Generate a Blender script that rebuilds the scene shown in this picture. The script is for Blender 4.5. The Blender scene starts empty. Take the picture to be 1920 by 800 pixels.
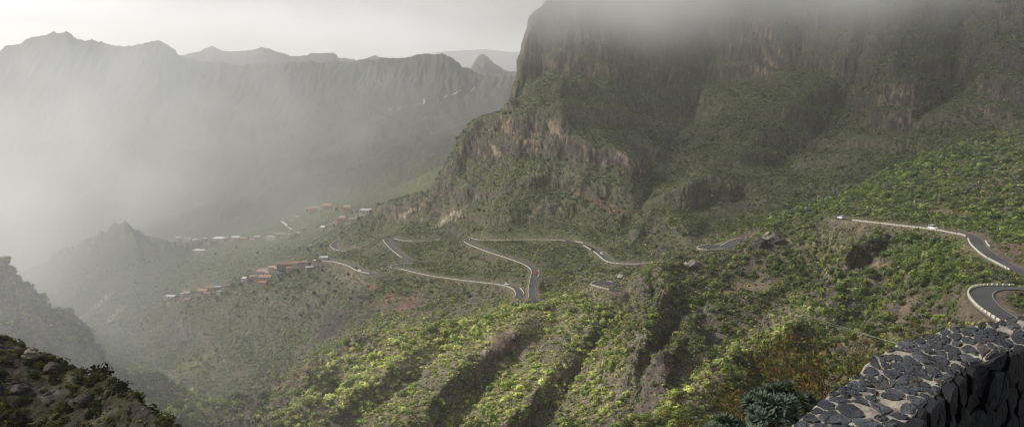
import bpy, bmesh, math, random, time
import numpy as np
from mathutils import Vector, Matrix, geometry
T0 = time.time()
rng = np.random.default_rng(7)
random.seed(7)
C = bpy.context.scene.collection
scene = bpy.context.scene
f4 = np.float32
# ------------------------------------------------------------------ camera
FPX, CX, CY, HORIZON = 1598.0, 960.0, 400.0, 210.0
PITCH = math.atan((CY - HORIZON) / FPX)
SP, CP = math.sin(PITCH), math.cos(PITCH)
cam = bpy.data.cameras.new('camera')
cam.sensor_width = 36.0
cam.lens = FPX / 1920.0 * 36.0
cam.clip_start = 0.1
cam.clip_end = 60000
cam_o = bpy.data.objects.new('camera', cam)
C.objects.link(cam_o)
cam_o.rotation_euler = (math.pi / 2 - PITCH, 0, 0)
scene.camera = cam_o


def ue(x, y):
    """direction of a picture point: (side / forward, up / forward)"""
    a = (np.asarray(x, float) - CX) / FPX
    b = (CY - np.asarray(y, float)) / FPX
    fwd = CP + b * SP
    return a / fwd, (-SP + b * CP) / fwd


def at(x, y, D):
    u, e = ue(x, y)
    return Vector((float(u) * D, D, float(e) * D))


def project(P):
    d = P[..., 1] * CP - P[..., 2] * SP
    v = P[..., 1] * SP + P[..., 2] * CP
    return CX + FPX * P[..., 0] / d, CY - FPX * v / d


# ------------------------------------------------------------------ noise
_perm = rng.permutation(65536).astype(np.int64)


def _h(ix, iy, seed):
    return _perm[(ix * 1619 + iy * 31337 + seed * 6971 + _perm[(iy * 7 + seed * 131) & 65535]) & 65535]


def perlin(x, y, seed=0):
    x = np.asarray(x); y = np.asarray(y)
    fx0 = np.floor(x); fy0 = np.floor(y)
    ix = fx0.astype(np.int64); iy = fy0.astype(np.int64)
    fx = (x - fx0).astype(f4); fy = (y - fy0).astype(f4)
    sx = fx * fx * fx * (fx * (fx * 6 - 15) + 10); sy = fy * fy * fy * (fy * (fy * 6 - 15) + 10)

    def g(i, j):
        a = _h(ix + i, iy + j, seed).astype(f4) * f4(2 * math.pi / 65536)
        return np.cos(a) * (fx - i) + np.sin(a) * (fy - j)
    n0 = g(0, 0); n0 += sx * (g(1, 0) - n0)
    n1 = g(0, 1); n1 += sx * (g(1, 1) - n1)
    return (n0 + sy * (n1 - n0)) * f4(1.45)


def fbm(x, y, octv=4, seed=0, gain=0.5):
    s = 0; a = 1.0
    for o in range(octv):
        s = s + a * perlin(x, y, seed + o)
        x = x * 2.03 + 17.1; y = y * 2.03 - 9.7; a *= gain
    return s


def erosion(x, y, dx, dy, seed):
    """gullies: cell noise whose waves run across the direction of fall"""
    fx0 = np.floor(x); fy0 = np.floor(y)
    ix = fx0.astype(np.int64); iy = fy0.astype(np.int64)
    fx = (x - fx0).astype(f4); fy = (y - fy0).astype(f4)
    va = np.zeros(fx.shape, f4); wt = np.zeros(fx.shape, f4)
    for i in range(-1, 3):
        for j in range(-1, 3):
            h = _h(ix + i, iy + j, seed)
            px = fx - i - (h & 255).astype(f4) * f4(1 / 512); py = fy - j - (h >> 8).astype(f4) * f4(1 / 512)
            w = np.exp(-2 * (px * px + py * py))
            va += w * np.cos((px * dx + py * dy) * f4(2 * math.pi) + (h & 1023).astype(f4) * f4(0.002)); wt += w
    return va / wt


def blur(a, s, axis):
    r = int(max(1, round(s * 2.5)))
    k = np.exp(-0.5 * (np.arange(-r, r + 1) / s) ** 2); k /= k.sum()
    pad = [(0, 0)] * a.ndim; pad[axis] = (r, r)
    p = np.pad(a, pad, mode='edge')
    out = np.zeros_like(a)
    n = a.shape[axis]
    for q in range(2 * r + 1):
        sl = [slice(None)] * a.ndim; sl[axis] = slice(q, q + n)
        out += k[q] * p[tuple(sl)]
    return out


def smooth(a, b, x):
    t = np.clip((x - a) / (b - a), 0, 1)
    return t * t * (3 - 2 * t)


# ------------------------------------------------------------------ scene helpers
def tag(o, label=None, cat=None, group=None, kind=None):
    if label: o['label'] = label
    if cat: o['category'] = cat
    if group: o['group'] = group
    if kind: o['kind'] = kind
    return o


def thing(name, label, cat, loc=(0, 0, 0), rz=0.0, group=None):
    o = bpy.data.objects.new(name, None)
    o.empty_display_size = 0.3
    C.objects.link(o)
    o.location = loc; o.rotation_euler = (0, 0, rz)
    return tag(o, label, cat, group)


def link_mesh(name, me, mat=None, parent=None):
    if mat is not None:
        me.materials.append(mat)
    o = bpy.data.objects.new(name, me)
    C.objects.link(o)
    if parent is not None:
        o.parent = parent
    return o


def np_mesh(name, V, F, smooth_shade=False):
    """mesh from arrays; F is an (n, k) array with k the same for every face"""
    V = np.ascontiguousarray(V, dtype=f4); F = np.ascontiguousarray(F, dtype=np.int32)
    me = bpy.data.meshes.new(name)
    n, k = F.shape
    me.vertices.add(len(V)); me.vertices.foreach_set('co', V.ravel())
    me.loops.add(n * k); me.loops.foreach_set('vertex_index', F.ravel())
    me.polygons.add(n); me.polygons.foreach_set('loop_start', np.arange(0, n * k, k, dtype=np.int32))
    if smooth_shade:
        me.polygons.foreach_set('use_smooth', np.ones(n, dtype=bool))
    me.update(calc_edges=True)
    return me


def color_attr(me, name, RGB):
    a = me.attributes.new(name, 'FLOAT_COLOR', 'POINT')
    d = np.ones((len(RGB), 4), f4); d[:, :3] = RGB
    a.data.foreach_set('color', d.ravel())


def float_attr(me, name, v):
    a = me.attributes.new(name, 'FLOAT', 'POINT')
    a.data.foreach_set('value', np.ascontiguousarray(v, dtype=f4).ravel())


class MB:
    """collects simple shapes; build() links them as one mesh object"""

    def __init__(self):
        self.v = []; self.f = []

    def box(self, c, s, rot=None, taper=1.0):
        b = len(self.v)
        for z in (-.5, .5):
            k = taper if z > 0 else 1.0
            for (x, y) in ((-.5, -.5), (.5, -.5), (.5, .5), (-.5, .5)):
                p = Vector((x * s[0] * k, y * s[1] * k, z * s[2]))
                if rot is not None: p = rot @ p
                self.v.append(p + Vector(c))
        self.f += [tuple(b + i for i in q) for q in ((3, 2, 1, 0), (4, 5, 6, 7), (0, 1, 5, 4), (1, 2, 6, 5), (2, 3, 7, 6), (3, 0, 4, 7))]
        return self

    def poly(self, pts, faces):
        b = len(self.v)
        self.v += [Vector(p) for p in pts]
        self.f += [tuple(b + i for i in q) for q in faces]
        return self

    def tube(self, pts, radii, n=6, cap=True):
        pts = [Vector(p) for p in pts]
        b = len(self.v)
        up = Vector((0.31, 0.17, 0.93))
        for i, p in enumerate(pts):
            d = (pts[min(i + 1, len(pts) - 1)] - pts[max(i - 1, 0)]).normalized()
            s = d.cross(up)
            if s.length < 1e-3: s = d.cross(Vector((1, 0, 0)))
            s.normalize(); t = s.cross(d)
            for k in range(n):
                a = 2 * math.pi * k / n
                self.v.append(p + (s * math.cos(a) + t * math.sin(a)) * radii[i])
        for i in range(len(pts) - 1):
            for k in range(n):
                k2 = (k + 1) % n
                self.f.append((b + i * n + k, b + i * n + k2, b + (i + 1) * n + k2, b + (i + 1) * n + k))
        if cap:
            self.f.append(tuple(b + k for k in reversed(range(n))))
            self.f.append(tuple(b + (len(pts) - 1) * n + k for k in range(n)))
        return self

    def prism(self, outline, y0, y1):
        """outline in (x, z), extruded along y"""
        n = len(outline); b = len(self.v)
        for y in (y0, y1):
            self.v += [Vector((p[0], y, p[1])) for p in outline]
        self.f.append(tuple(b + i for i in range(n)))
        self.f.append(tuple(b + n + i for i in reversed(range(n))))
        for i in range(n):
            j = (i + 1) % n
            self.f.append((b + j, b + i, b + n + i, b + n + j))
        return self

    def mesh(self, name):
        me = bpy.data.meshes.new(name)
        me.from_pydata([tuple(p) for p in self.v], [], self.f)
        bm = bmesh.new(); bm.from_mesh(me)
        bmesh.ops.recalc_face_normals(bm, faces=bm.faces)
        bm.to_mesh(me); bm.free()
        return me

    def build(self, name, mat, parent=None, bevel=0, smooth_shade=False):
        me = self.mesh(name)
        if bevel:
            bm = bmesh.new(); bm.from_mesh(me)
            bmesh.ops.bevel(bm, geom=bm.edges[:], offset=bevel, segments=2, affect='EDGES', profile=0.5)
            bm.to_mesh(me); bm.free()
        if smooth_shade:
            for p in me.polygons: p.use_smooth = True
        return link_mesh(name, me, mat, parent)


def copy_tree(o, parent=None):
    c = o.copy(); C.objects.link(c); c.parent = parent
    for ch in o.children:
        copy_tree(ch, c)
    return c
# ------------------------------------------------------------------ the roads, as (x, y, distance) of the centre line
ROADS = {
    'near_hairpin': dict(w=5.2, pts=[(1990, 632, 172), (1925, 612, 176), (1885, 594, 184), (1858, 576, 193), (1842, 556, 204), (1846, 545, 213), (1866, 539, 220), (1900, 541, 224), (1960, 546, 226)]),
    'upper_road': dict(w=5.2, pts=[(1990, 545, 262), (1950, 524, 272), (1905, 503, 284), (1865, 484, 304), (1838, 462, 330), (1829, 448, 348), (1818, 441, 358), (1795, 437, 366), (1753, 430, 384), (1700, 424, 402), (1640, 417, 424), (1585, 411, 448), (1562, 409, 458)]),
    'crest_road': dict(w=5.2, pts=[(1395, 447, 499), (1378, 452, 496), (1362, 463, 489), (1345, 470, 484), (1325, 470, 483), (1316, 465, 487), (1330, 460, 492), (1345, 459, 494)]),
    'spur_hairpin': dict(w=4.8, pts=[(1165, 531, 472), (1150, 531, 470), (1130, 530, 473), (1117, 533, 466), (1130, 538, 457), (1148, 541, 450), (1160, 546, 445)]),
    'far_zigzag': dict(w=4.8, pts=[(1255, 489, 590), (1230, 492, 594), (1190, 495, 600), (1150, 492, 612), (1136, 485, 630), (1124, 475, 654), (1110, 466, 674), (1097, 459, 690), (1080, 455, 704), (1050, 450, 726), (1000, 449, 742), (950, 450, 754), (905, 450, 764), (885, 446, 778), (874, 450, 768), (884, 458, 748), (920, 472, 708), (960, 485, 676), (990, 497, 652), (1003, 508, 632), (1001, 525, 604), (998, 548, 570), (1002, 566, 545)]),
    'lower_zigzag': dict(w=4.8, pts=[(975, 560, 556), (974, 549, 572), (966, 540, 592), (940, 533, 614), (880, 526, 640), (820, 518, 668), (785, 511, 690), (757, 504, 712), (738, 502, 720), (745, 497, 734), (770, 495, 742), (810, 492, 752)]),
    'loop_road': dict(w=4.8, pts=[(800, 492, 742), (768, 487, 752), (748, 475, 780), (732, 461, 812), (724, 448, 840), (738, 446, 846), (758, 451, 834), (780, 453, 826), (820, 452, 822), (838, 451, 824), (850, 452, 822)]),
    'village_road': dict(w=5.0, pts=[(712, 516, 694), (700, 513, 704), (672, 506, 740), (660, 499, 768), (632, 491, 806), (600, 488, 838), (575, 490, 850), (540, 498, 858), (500, 508, 870)]),
    'bend_road': dict(w=5.0, pts=[(655, 444, 960), (632, 453, 946), (625, 461, 930), (636, 469, 908), (662, 471, 898), (690, 474, 885)]),
    'valley_road': dict(w=5.0, pts=[(690, 404, 1120), (660, 410, 1150), (610, 424, 1180), (570, 446, 1200), (562, 436, 1240), (545, 428, 1290), (528, 414, 1370)]),
    'far_road': dict(w=6.0, pts=[(736, 211, 2150), (765, 206, 2170), (795, 201, 2190), (796, 194, 2220), (830, 187, 2250), (858, 175, 2300), (880, 170, 2330), (900, 167, 2350)]),
    'far_track': dict(w=5.0, pts=[(736, 212, 2140), (780, 213, 2135), (830, 213, 2135), (870, 212, 2140), (890, 211, 2145)]),
}

def _e(x, y):
    return float(ue(x, y)[1])


def hill(ref, t):
    """points of a hillside that falls towards the camera at slope t from the line ref of (x, y, distance)"""
    rx = [p[0] for p in ref]

    def f(x, y, bias=0.0):
        yc = float(np.interp(x, rx, [p[1] for p in ref])); dc = float(np.interp(x, rx, [p[2] for p in ref]))
        return (x, y, dc * (t - _e(x, yc)) / (t - _e(x, y)) * (1 + bias * .6))
    return f


S_CREST = [(400, 840, 318), (450, 790, 330), (520, 742, 346), (590, 694, 366), (620, 672, 378), (660, 640, 392), (700, 624, 402), (780, 611, 412), (850, 604, 420), (930, 588, 430), (1000, 569, 444), (1060, 557, 456), (1100, 545, 464), (1130, 528, 474), (1165, 527, 468), (1200, 512, 450), (1230, 501, 446)]
K_CREST = [(1230, 496, 456), (1270, 480, 480), (1300, 464, 490), (1340, 452, 496), (1375, 441, 503), (1420, 420, 512), (1480, 399, 516), (1530, 386, 522)]
R_ROAD = [(1500, 402, 490), (1540, 406, 468), (1585, 411, 448), (1640, 417, 424), (1700, 424, 402), (1753, 430, 384), (1795, 437, 366)]
V_CREST = [(290, 566, 950), (305, 562, 940), (340, 557, 924), (380, 549, 914), (420, 540, 905), (470, 524, 895), (520, 505, 880), (560, 488, 862), (600, 492, 830), (640, 503, 785), (700, 522, 690)]
C1_CREST = [(1100, 880, 190), (1180, 803, 205), (1280, 727, 228), (1355, 673, 252), (1430, 636, 280), (1520, 583, 325), (1580, 560, 350), (1640, 528, 362), (1700, 490, 372)]
S, K, R, V, C1 = hill(S_CREST, .22), hill(K_CREST, .30), hill(R_ROAD, .13), hill(V_CREST, .30), hill(C1_CREST, .2)

# ------------------------------------------------------------------ the lie of the land: lines of (x, y, distance)
LAND = [
    # lookout and the ground just outside its wall (hidden below the frame)
    [(-60, 5600, 0.8), (700, 5600, 0.8), (1980, 5600, 0.8)],
    [(-60, 2200, 2.6), (960, 2200, 2.6), (1980, 2200, 2.6)],
    [(-60, 1700, 5), (960, 1400, 5), (1300, 960, 5), (1430, 915, 5), (1600, 925, 5), (1800, 1000, 5), (1980, 1050, 5)],
    [(-60, 1300, 10), (960, 1250, 10), (1350, 1000, 10), (1500, 930, 10), (1650, 900, 10), (1800, 850, 10), (1980, 820, 10)],
    [(-60, 1000, 26), (960, 1100, 24), (1250, 960, 24), (1400, 870, 24), (1560, 800, 24), (1700, 850, 24), (1830, 900, 24), (1980, 950, 24)],
    # dark near hill, left
    [(-60, 1000, 54), (0, 960, 55), (150, 960, 54), (260, 960, 54), (400, 1050, 50), (600, 1050, 50)],
    [(-60, 850, 63), (0, 835, 64), (100, 830, 63), (200, 835, 62), (270, 845, 59), (320, 860, 57)],
    [(-60, 740, 69), (0, 735, 70), (100, 765, 68), (180, 775, 66), (250, 795, 62)],
    [(-60, 618, 76), (0, 633, 77), (60, 653, 76), (130, 688, 74), (200, 703, 71), (240, 724, 67), (262, 748, 64), (300, 778, 61), (330, 806, 58), (380, 880, 55)],
    [(-60, 720, 92), (0, 735, 92), (60, 755, 90), (130, 780, 88), (200, 800, 84), (250, 830, 80), (300, 870, 76), (350, 930, 70)],
    [(360, 950, 62), (450, 1000, 62), (700, 1050, 62), (1000, 1000, 62), (1180, 880, 64)],
    [(400, 1000, 78), (700, 1050, 78), (1000, 950, 78), (1170, 850, 80)],
    [(-60, 800, 120), (0, 830, 115), (130, 880, 110), (260, 950, 100), (330, 1000, 90), (500, 1050, 90), (700, 1000, 90)],
    # rocky hill behind it
    [(-60, 780, 200), (60, 800, 200), (200, 860, 200), (320, 900, 210)],
    [(-60, 620, 302), (0, 635, 304), (60, 655, 312), (150, 695, 330), (230, 740, 350), (290, 785, 385), (330, 812, 405)],
    [(-60, 545, 316), (0, 555, 317), (40, 600, 322), (100, 640, 336), (180, 675, 362)],
    [(-60, 462, 330), (0, 474, 330), (20, 481, 334), (42, 524, 340), (75, 552, 350), (86, 580, 356), (130, 589, 372), (165, 607, 382), (172, 640, 388), (200, 668, 398), (235, 690, 408), (290, 702, 440), (330, 735, 480)],
    [(-60, 520, 362), (0, 535, 365), (20, 545, 368), (48, 585, 372), (82, 615, 382), (96, 635, 388), (140, 640, 402), (176, 660, 412), (185, 690, 416), (210, 705, 424)],
    [(-60, 620, 480), (0, 640, 500), (85, 690, 540), (165, 720, 580), (240, 760, 620), (300, 790, 600), (340, 830, 580)],
    # below the frame
    [(1000, 1000, 100), (1250, 960, 100), (1500, 930, 100), (1700, 880, 95), (1850, 820, 95), (1980, 800, 95)],
    [(700, 920, 170), (1000, 930, 165), (1200, 900, 160), (1400, 880, 170), (1560, 820, 180), (1700, 760, 180)],
    # near right slope with the first hairpin
    [(1800, 650, 150), (1900, 640, 150), (1980, 660, 145)],
    [(1760, 610, 235), (1800, 622, 196), (1850, 612, 180)],
    [(1780, 562, 258), (1800, 540, 262), (1815, 520, 272)],
    [(1810, 505, 292), (1880, 520, 262), (1980, 575, 240)],
    C1_CREST,
    [C1(1200, 820), C1(1300, 790, -.01), C1(1400, 790, .01), C1(1500, 760, -.02), C1(1600, 740), C1(1700, 720)],
    [C1(1300, 745, .02), C1(1380, 710, -.015), C1(1470, 670, .02), C1(1550, 640, -.02), C1(1640, 610, .02), C1(1700, 580)],
    [R(1640, 500, -.02), R(1700, 500), R(1760, 500, .0), R(1700, 540, -.03), R(1660, 560, .0), R(1720, 590, -.02)],
    [R(1640, 455, .02), R(1700, 460), R(1760, 462, .01)],
    # ravine behind that crest
    [(1130, 900, 215), (1190, 870, 240), (1250, 820, 268), (1310, 775, 298), (1370, 735, 325), (1450, 700, 348), (1530, 650, 368), (1590, 602, 384), (1640, 560, 392)],
    # knoll behind the ravine
    [K(1290, 660), K(1330, 655), K(1400, 614, .0), K(1470, 588, .0), K(1530, 560, -.03), K(1570, 535, -.02)],
    [K(1300, 600, -.02), K(1350, 565, -.03), K(1410, 542, -.035), K(1450, 530, -.02), K(1500, 530, .03), K(1530, 525, .045)],
    [K(1350, 552, .012), K(1410, 530, .012), K(1440, 520, .012)],
    [R(1590, 520, .07), R(1560, 500, .06), R(1620, 490, .06), R(1650, 470, .05), R(1580, 470, .03)],
    [K(1300, 530), K(1350, 515), K(1400, 500), K(1480, 480, .01)],
    [K(1405, 478, -.03), K(1440, 478, -.035), K(1470, 470, -.02)],
    [K(1405, 444, -.02), K(1440, 438, -.025), K(1470, 440, -.01)],
    [(1230, 500, 452), (1262, 490, 462), (1290, 484, 468), (1310, 478, 474)],
    K_CREST,
    # slope above the upper road
    [(1560, 398, 478), (1620, 398, 462), (1700, 408, 428), (1753, 412, 408), (1800, 418, 392), (1840, 425, 372), (1890, 455, 330), (1980, 490, 300)],
    [(1600, 375, 500), (1700, 355, 490), (1800, 345, 478), (1880, 370, 430), (1980, 400, 400)],
    [(1480, 398, 520), (1530, 385, 525), (1620, 344, 540), (1700, 304, 556), (1780, 269, 568), (1840, 245, 572), (1880, 252, 556), (1920, 262, 540), (1980, 240, 560)],
    [(1230, 540, 520), (1300, 500, 555), (1400, 470, 590), (1500, 450, 600), (1620, 400, 620), (1700, 360, 630), (1840, 310, 645), (1980, 300, 640)],
    # gully with rock fins between the spur and the knoll
    [S(1180, 830, .02), S(1200, 760, .07), S(1222, 700, .09), S(1246, 640, .09), S(1268, 580, .07), S(1282, 530, .03)],
    [S(1128, 803, -.03), S(1160, 740, -.035), S(1196, 655, -.03), S(1238, 560, -.02), S(1256, 520)],
    [S(1226, 800, -.02), S(1246, 730, -.03), S(1274, 655, -.03), S(1296, 590, -.02)],
    # sunlit spur
    S_CREST,
    # spurs running down to the left, each with a lit left flank and a steep right side
    [S(1150, 548), S(1118, 590, -.025), S(1080, 650, -.028), S(1040, 700, -.03), S(978, 764, -.045), S(930, 820, -.04)],
    [S(1168, 560, .01), S(1150, 600, .02), S(1112, 655, .012), S(1070, 712, .022), S(1012, 776, .034), S(970, 830, .03)],
    [S(1040, 572), S(1000, 602, -.02), S(948, 637, -.04), S(900, 674, -.05), S(858, 708, -.05), S(812, 752, -.05), S(765, 803, -.045), S(735, 845, -.04)],
    [S(1050, 590, .005), S(1022, 615, .022), S(974, 654, .036), S(926, 700, .044), S(884, 738, .046), S(838, 782, .03), S(800, 824, .02)],
    [S(880, 606), S(830, 630, -.015), S(760, 676, -.03), S(690, 724, -.035), S(620, 778, -.035), S(580, 820, -.03)],
    [S(890, 620), S(850, 648, .014), S(784, 694, .022), S(716, 744, .024), S(655, 795, .02)],
    [S(720, 630), S(660, 680, -.01), S(600, 735, -.02), S(545, 790, -.02)],
    [S(700, 660, .008), S(640, 712, .014), S(590, 765, .014)],
    [S(950, 860), S(700, 880), S(550, 880), S(430, 900)],
    # hidden hollow behind the spur
    [(1255, 520, 540), (1160, 565, 540), (1060, 600, 530), (960, 622, 520), (850, 645, 512), (740, 668, 505), (660, 700, 500), (600, 740, 490), (520, 790, 450), (440, 830, 420)],
    # slope of the far side above it
    [(1160, 540, 570), (1080, 555, 575), (1040, 550, 590), (930, 575, 590), (860, 588, 600), (780, 600, 600), (720, 612, 595), (660, 640, 575), (620, 668, 556)],
    [(1060, 510, 640), (1100, 500, 630), (1050, 480, 680), (960, 463, 722), (1100, 480, 655)],
    [(850, 560, 634), (780, 560, 640), (720, 570, 646), (690, 560, 664)],
    [(700, 540, 682), (670, 552, 672), (640, 578, 652), (610, 615, 632), (596, 650, 610)],
    [(900, 505, 690), (850, 490, 726), (830, 470, 752), (850, 455, 775), (862, 447, 800)],
    [(790, 478, 775), (770, 468, 796), (790, 462, 806)],
    [(690, 490, 770), (680, 470, 830), (700, 460, 850)],
    # slope between roads and cliffs
    [(640, 432, 985), (700, 420, 930), (760, 425, 885), (820, 425, 862), (880, 425, 806), (950, 425, 772), (1020, 425, 760), (1090, 430, 730), (1150, 455, 692), (1230, 470, 640), (1300, 455, 630)],
    [(700, 402, 985), (780, 378, 930), (850, 372, 866), (930, 378, 806), (1000, 376, 792), (1045, 358, 792), (1100, 395, 746), (1180, 420, 722), (1240, 420, 712), (1320, 410, 708), (1420, 405, 700), (1520, 395, 680)],
    [(845, 309, 1030), (800, 331, 1046), (760, 352, 1062), (725, 374, 1080), (690, 394, 1100), (660, 410, 1090)],
    # foot of the talus, foot and top of the great cliff
    [(870, 335, 985), (930, 342, 955), (985, 365, 915), (1040, 344, 912), (1100, 368, 868), (1180, 398, 812), (1205, 390, 800)],
    [(846, 309, 1030), (880, 304, 1022), (930, 302, 996), (975, 302, 974), (1010, 288, 970), (1060, 302, 930), (1100, 304, 912), (1150, 324, 880), (1192, 345, 846)],
    [(850, 285, 1038), (858, 252, 1044), (870, 237, 1048), (882, 220, 1052), (900, 207, 1054), (930, 200, 1046), (955, 193, 1034), (985, 202, 998), (1030, 216, 982), (1090, 240, 938), (1150, 264, 904), (1192, 288, 868)],
    [(818, 350, 1075), (834, 312, 1080), (848, 292, 1084), (866, 270, 1090), (890, 258, 1092), (925, 250, 1090), (942, 238, 1105), (950, 214, 1130), (960, 176, 1150), (966, 130, 1155), (972, 90, 1162), (984, 60, 1172), (1004, 40, 1190)],
    [(770, 385, 1125), (800, 372, 1125), (830, 365, 1135), (870, 350, 1150), (920, 340, 1160), (945, 310, 1180), (958, 270, 1200), (968, 220, 1210), (985, 180, 1220), (1010, 150, 1250)],
    # slope and upper cliff of the massif
    [(950, 194, 1050), (957, 176, 1085), (970, 152, 1112), (977, 120, 1120), (980, 88, 1126), (988, 55, 1134), (1000, 25, 1144), (1020, 0, 1156), (1050, -40, 1176)],
    [(1000, 150, 1110), (1080, 130, 1085), (1160, 125, 1090), (1250, 140, 1045)],
    [(1010, 60, 1142), (1080, 50, 1128), (1160, 40, 1140), (1260, 30, 1075)],
    [(1060, -30, 1180), (1160, -40, 1160), (1300, -40, 1110)],
    # gully right of the cliff, and the rib beside it
    [(1330, 60, 1053), (1320, 130, 1034), (1298, 190, 1010), (1268, 262, 976), (1240, 330, 890), (1208, 386, 812), (1190, 425, 750)],
    [(1560, 130, 930), (1500, 195, 872), (1420, 248, 820), (1350, 296, 780), (1300, 338, 752), (1258, 375, 735)],
    [(1640, 60, 960), (1610, 140, 930), (1570, 215, 885), (1515, 278, 836), (1455, 318, 790)],
    [(1800, 40, 900), (1790, 130, 840), (1765, 225, 785)],
    [(1905, 30, 770), (1860, 110, 738), (1832, 215, 708)],
    [(1305, 350, 752), (1380, 380, 716), (1450, 388, 700), (1520, 382, 690), (1600, 350, 680)],
    [(1312, 306, 775), (1400, 332, 742), (1480, 352, 722), (1530, 350, 712), (1600, 318, 706)],
    [(1500, 300, 770), (1600, 270, 752), (1700, 270, 712), (1800, 262, 690), (1900, 235, 690), (1980, 230, 690)],
    # cliff patches on the right-hand massif
    [(1600, 210, 815), (1645, 215, 775), (1700, 240, 742)],
    [(1655, 135, 800), (1720, 118, 782)],
    [(1390, 150, 978), (1430, 148, 965), (1480, 140, 950)],
    [(1390, 40, 1010), (1430, 36, 998), (1480, 40, 985)],
    [(1480, 30, 1010), (1560, 40, 975), (1720, 40, 860)],
    [(1300, -40, 1110), (1500, -40, 1020), (1700, -40, 920), (1980, -40, 820)],
    [(1060, -120, 1260), (1200, -170, 1260), (1500, -210, 1200), (1980, -260, 1060)],
    [(700, 420, 1210), (860, 330, 1310), (940, 290, 1300), (990, 240, 1310), (1030, 170, 1320), (1080, 60, 1320)],
    [(880, 290, 1560), (960, 250, 1560), (1040, 200, 1560), (1100, 120, 1560)],
    [(1110, 20, 1480), (1200, -60, 1600), (1500, -100, 1600), (1980, -100, 1500)],
    [(830, 345, 1190), (880, 300, 1230), (930, 290, 1290), (960, 240, 1340)],
    [(1000, 200, 2000), (1200, 190, 2200), (1500, 190, 2200), (1980, 190, 2200)],
    # valley with the village
    [(400, 850, 560), (440, 810, 540), (480, 790, 520), (560, 715, 535)],
    [(350, 810, 640), (332, 775, 680), (330, 740, 720), (345, 705, 770), (365, 684, 800), (330, 665, 850), (290, 640, 880), (200, 620, 960), (120, 600, 1040), (70, 580, 1120)],
    [V(600, 620), V(560, 660), V(500, 680), V(430, 720), V(390, 760)],
    [V(600, 560), V(540, 580), V(470, 620, .015), V(420, 655), V(400, 600, -.01), V(340, 610)],
    [V(640, 560, -.02), V(660, 600, -.02), V(620, 640)],
    [(560, 488, 862), (520, 505, 880), (470, 524, 895), (420, 540, 905), (380, 549, 914), (340, 557, 924), (305, 562, 940)],
    [(560, 486, 880), (520, 500, 900), (470, 515, 920), (420, 534, 930), (380, 544, 938), (340, 552, 948), (300, 560, 962)],
    [(620, 480, 900), (540, 505, 985), (470, 530, 1000), (400, 560, 1010), (320, 580, 1020)],
    [(600, 460, 1000), (540, 480, 1060), (470, 505, 1080), (400, 530, 1090), (320, 560, 1080), (250, 580, 1050), (170, 590, 1060)],
    [(600, 435, 1160), (540, 448, 1230), (500, 450, 1270), (440, 456, 1290), (390, 460, 1300), (330, 462, 1330)],
    [(560, 462, 1130), (450, 485, 1170), (350, 500, 1190), (250, 520, 1160), (160, 545, 1140), (110, 565, 1150)],
    [(300, 452, 1330), (268, 436, 1320), (246, 424, 1315), (236, 402, 1315), (214, 400, 1315), (204, 424, 1312), (180, 436, 1310), (150, 446, 1305), (110, 462, 1300), (80, 500, 1260), (60, 530, 1230), (20, 560, 1200), (-60, 580, 1180)],
    [(310, 470, 1360), (262, 465, 1360), (228, 460, 1360), (195, 468, 1355), (150, 480, 1350), (100, 505, 1345)],
    [(300, 485, 1430), (220, 490, 1450), (120, 500, 1450), (40, 540, 1420), (-60, 545, 1400)],
    [(690, 400, 1130), (660, 392, 1190), (620, 392, 1280), (590, 392, 1340), (560, 410, 1330)],
    [(740, 400, 1180), (780, 370, 1220)],
    # far mountainside and its skyline
    [(-60, 450, 1620), (100, 440, 1600), (250, 430, 1560), (400, 438, 1480), (500, 430, 1440), (600, 378, 1480), (700, 370, 1440), (800, 330, 1450), (900, 270, 1600), (970, 230, 1700)],
    [(-60, 300, 1950), (100, 310, 1940), (250, 310, 1920), (400, 310, 1880), (550, 300, 1850), (700, 270, 1880), (800, 250, 1900), (900, 215, 2040), (1000, 205, 2100)],
    [(-60, 200, 2220), (100, 190, 2240), (250, 200, 2220), (400, 215, 2180), (550, 215, 2150), (660, 215, 2120)],
    [(-60, 100, 2500), (0, 87, 2500), (40, 77, 2500), (48, 66, 2500), (75, 62, 2500), (100, 53, 2500), (130, 55, 2500), (140, 68, 2500), (158, 66, 2500), (185, 72, 2500), (213, 78, 2500), (222, 84, 2500), (248, 81, 2500), (266, 73, 2500), (302, 71, 2500), (318, 83, 2500), (350, 104, 2500), (385, 113, 2500), (410, 113, 2500), (440, 118, 2500), (470, 120, 2490), (540, 113, 2480), (620, 114, 2480), (700, 108, 2500), (740, 111, 2500), (765, 104, 2520), (790, 97, 2520), (825, 97, 2520), (850, 106, 2520), (864, 120, 2510), (872, 133, 2500), (900, 140, 2480), (960, 140, 2450), (1020, 140, 2450)],
    [(-60, 160, 2900), (300, 160, 2900), (420, 170, 2900), (640, 160, 2900), (860, 160, 2900), (1000, 170, 2900)],
    [(-60, 150, 3900), (300, 125, 3900), (345, 101, 3900), (370, 96, 3900), (398, 84, 3900), (412, 91, 3900), (440, 95, 3900), (468, 91, 3900), (498, 87, 3900), (530, 97, 3900), (545, 104, 3900), (575, 101, 3900), (605, 97, 3900), (625, 97, 3900), (636, 108, 3900), (680, 112, 3900), (700, 103, 3900), (720, 106, 3900), (780, 118, 3900), (860, 128, 3900), (882, 131, 3900), (890, 112, 3900), (900, 99, 3900), (912, 102, 3900), (930, 120, 3900), (950, 133, 3900), (1000, 137, 3900)],
    [(-60, 180, 4800), (400, 170, 4800), (900, 170, 4800), (1000, 170, 4800)],
    [(-60, 140, 6500), (300, 130, 6500), (560, 125, 6500), (640, 118, 6500), (720, 113, 6500), (765, 104, 6500), (840, 93, 6500), (900, 90, 6500), (960, 95, 6500), (1100, 95, 6500)],
    [(-60, 195, 9000), (960, 195, 9000), (1980, 195, 9000)],
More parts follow.
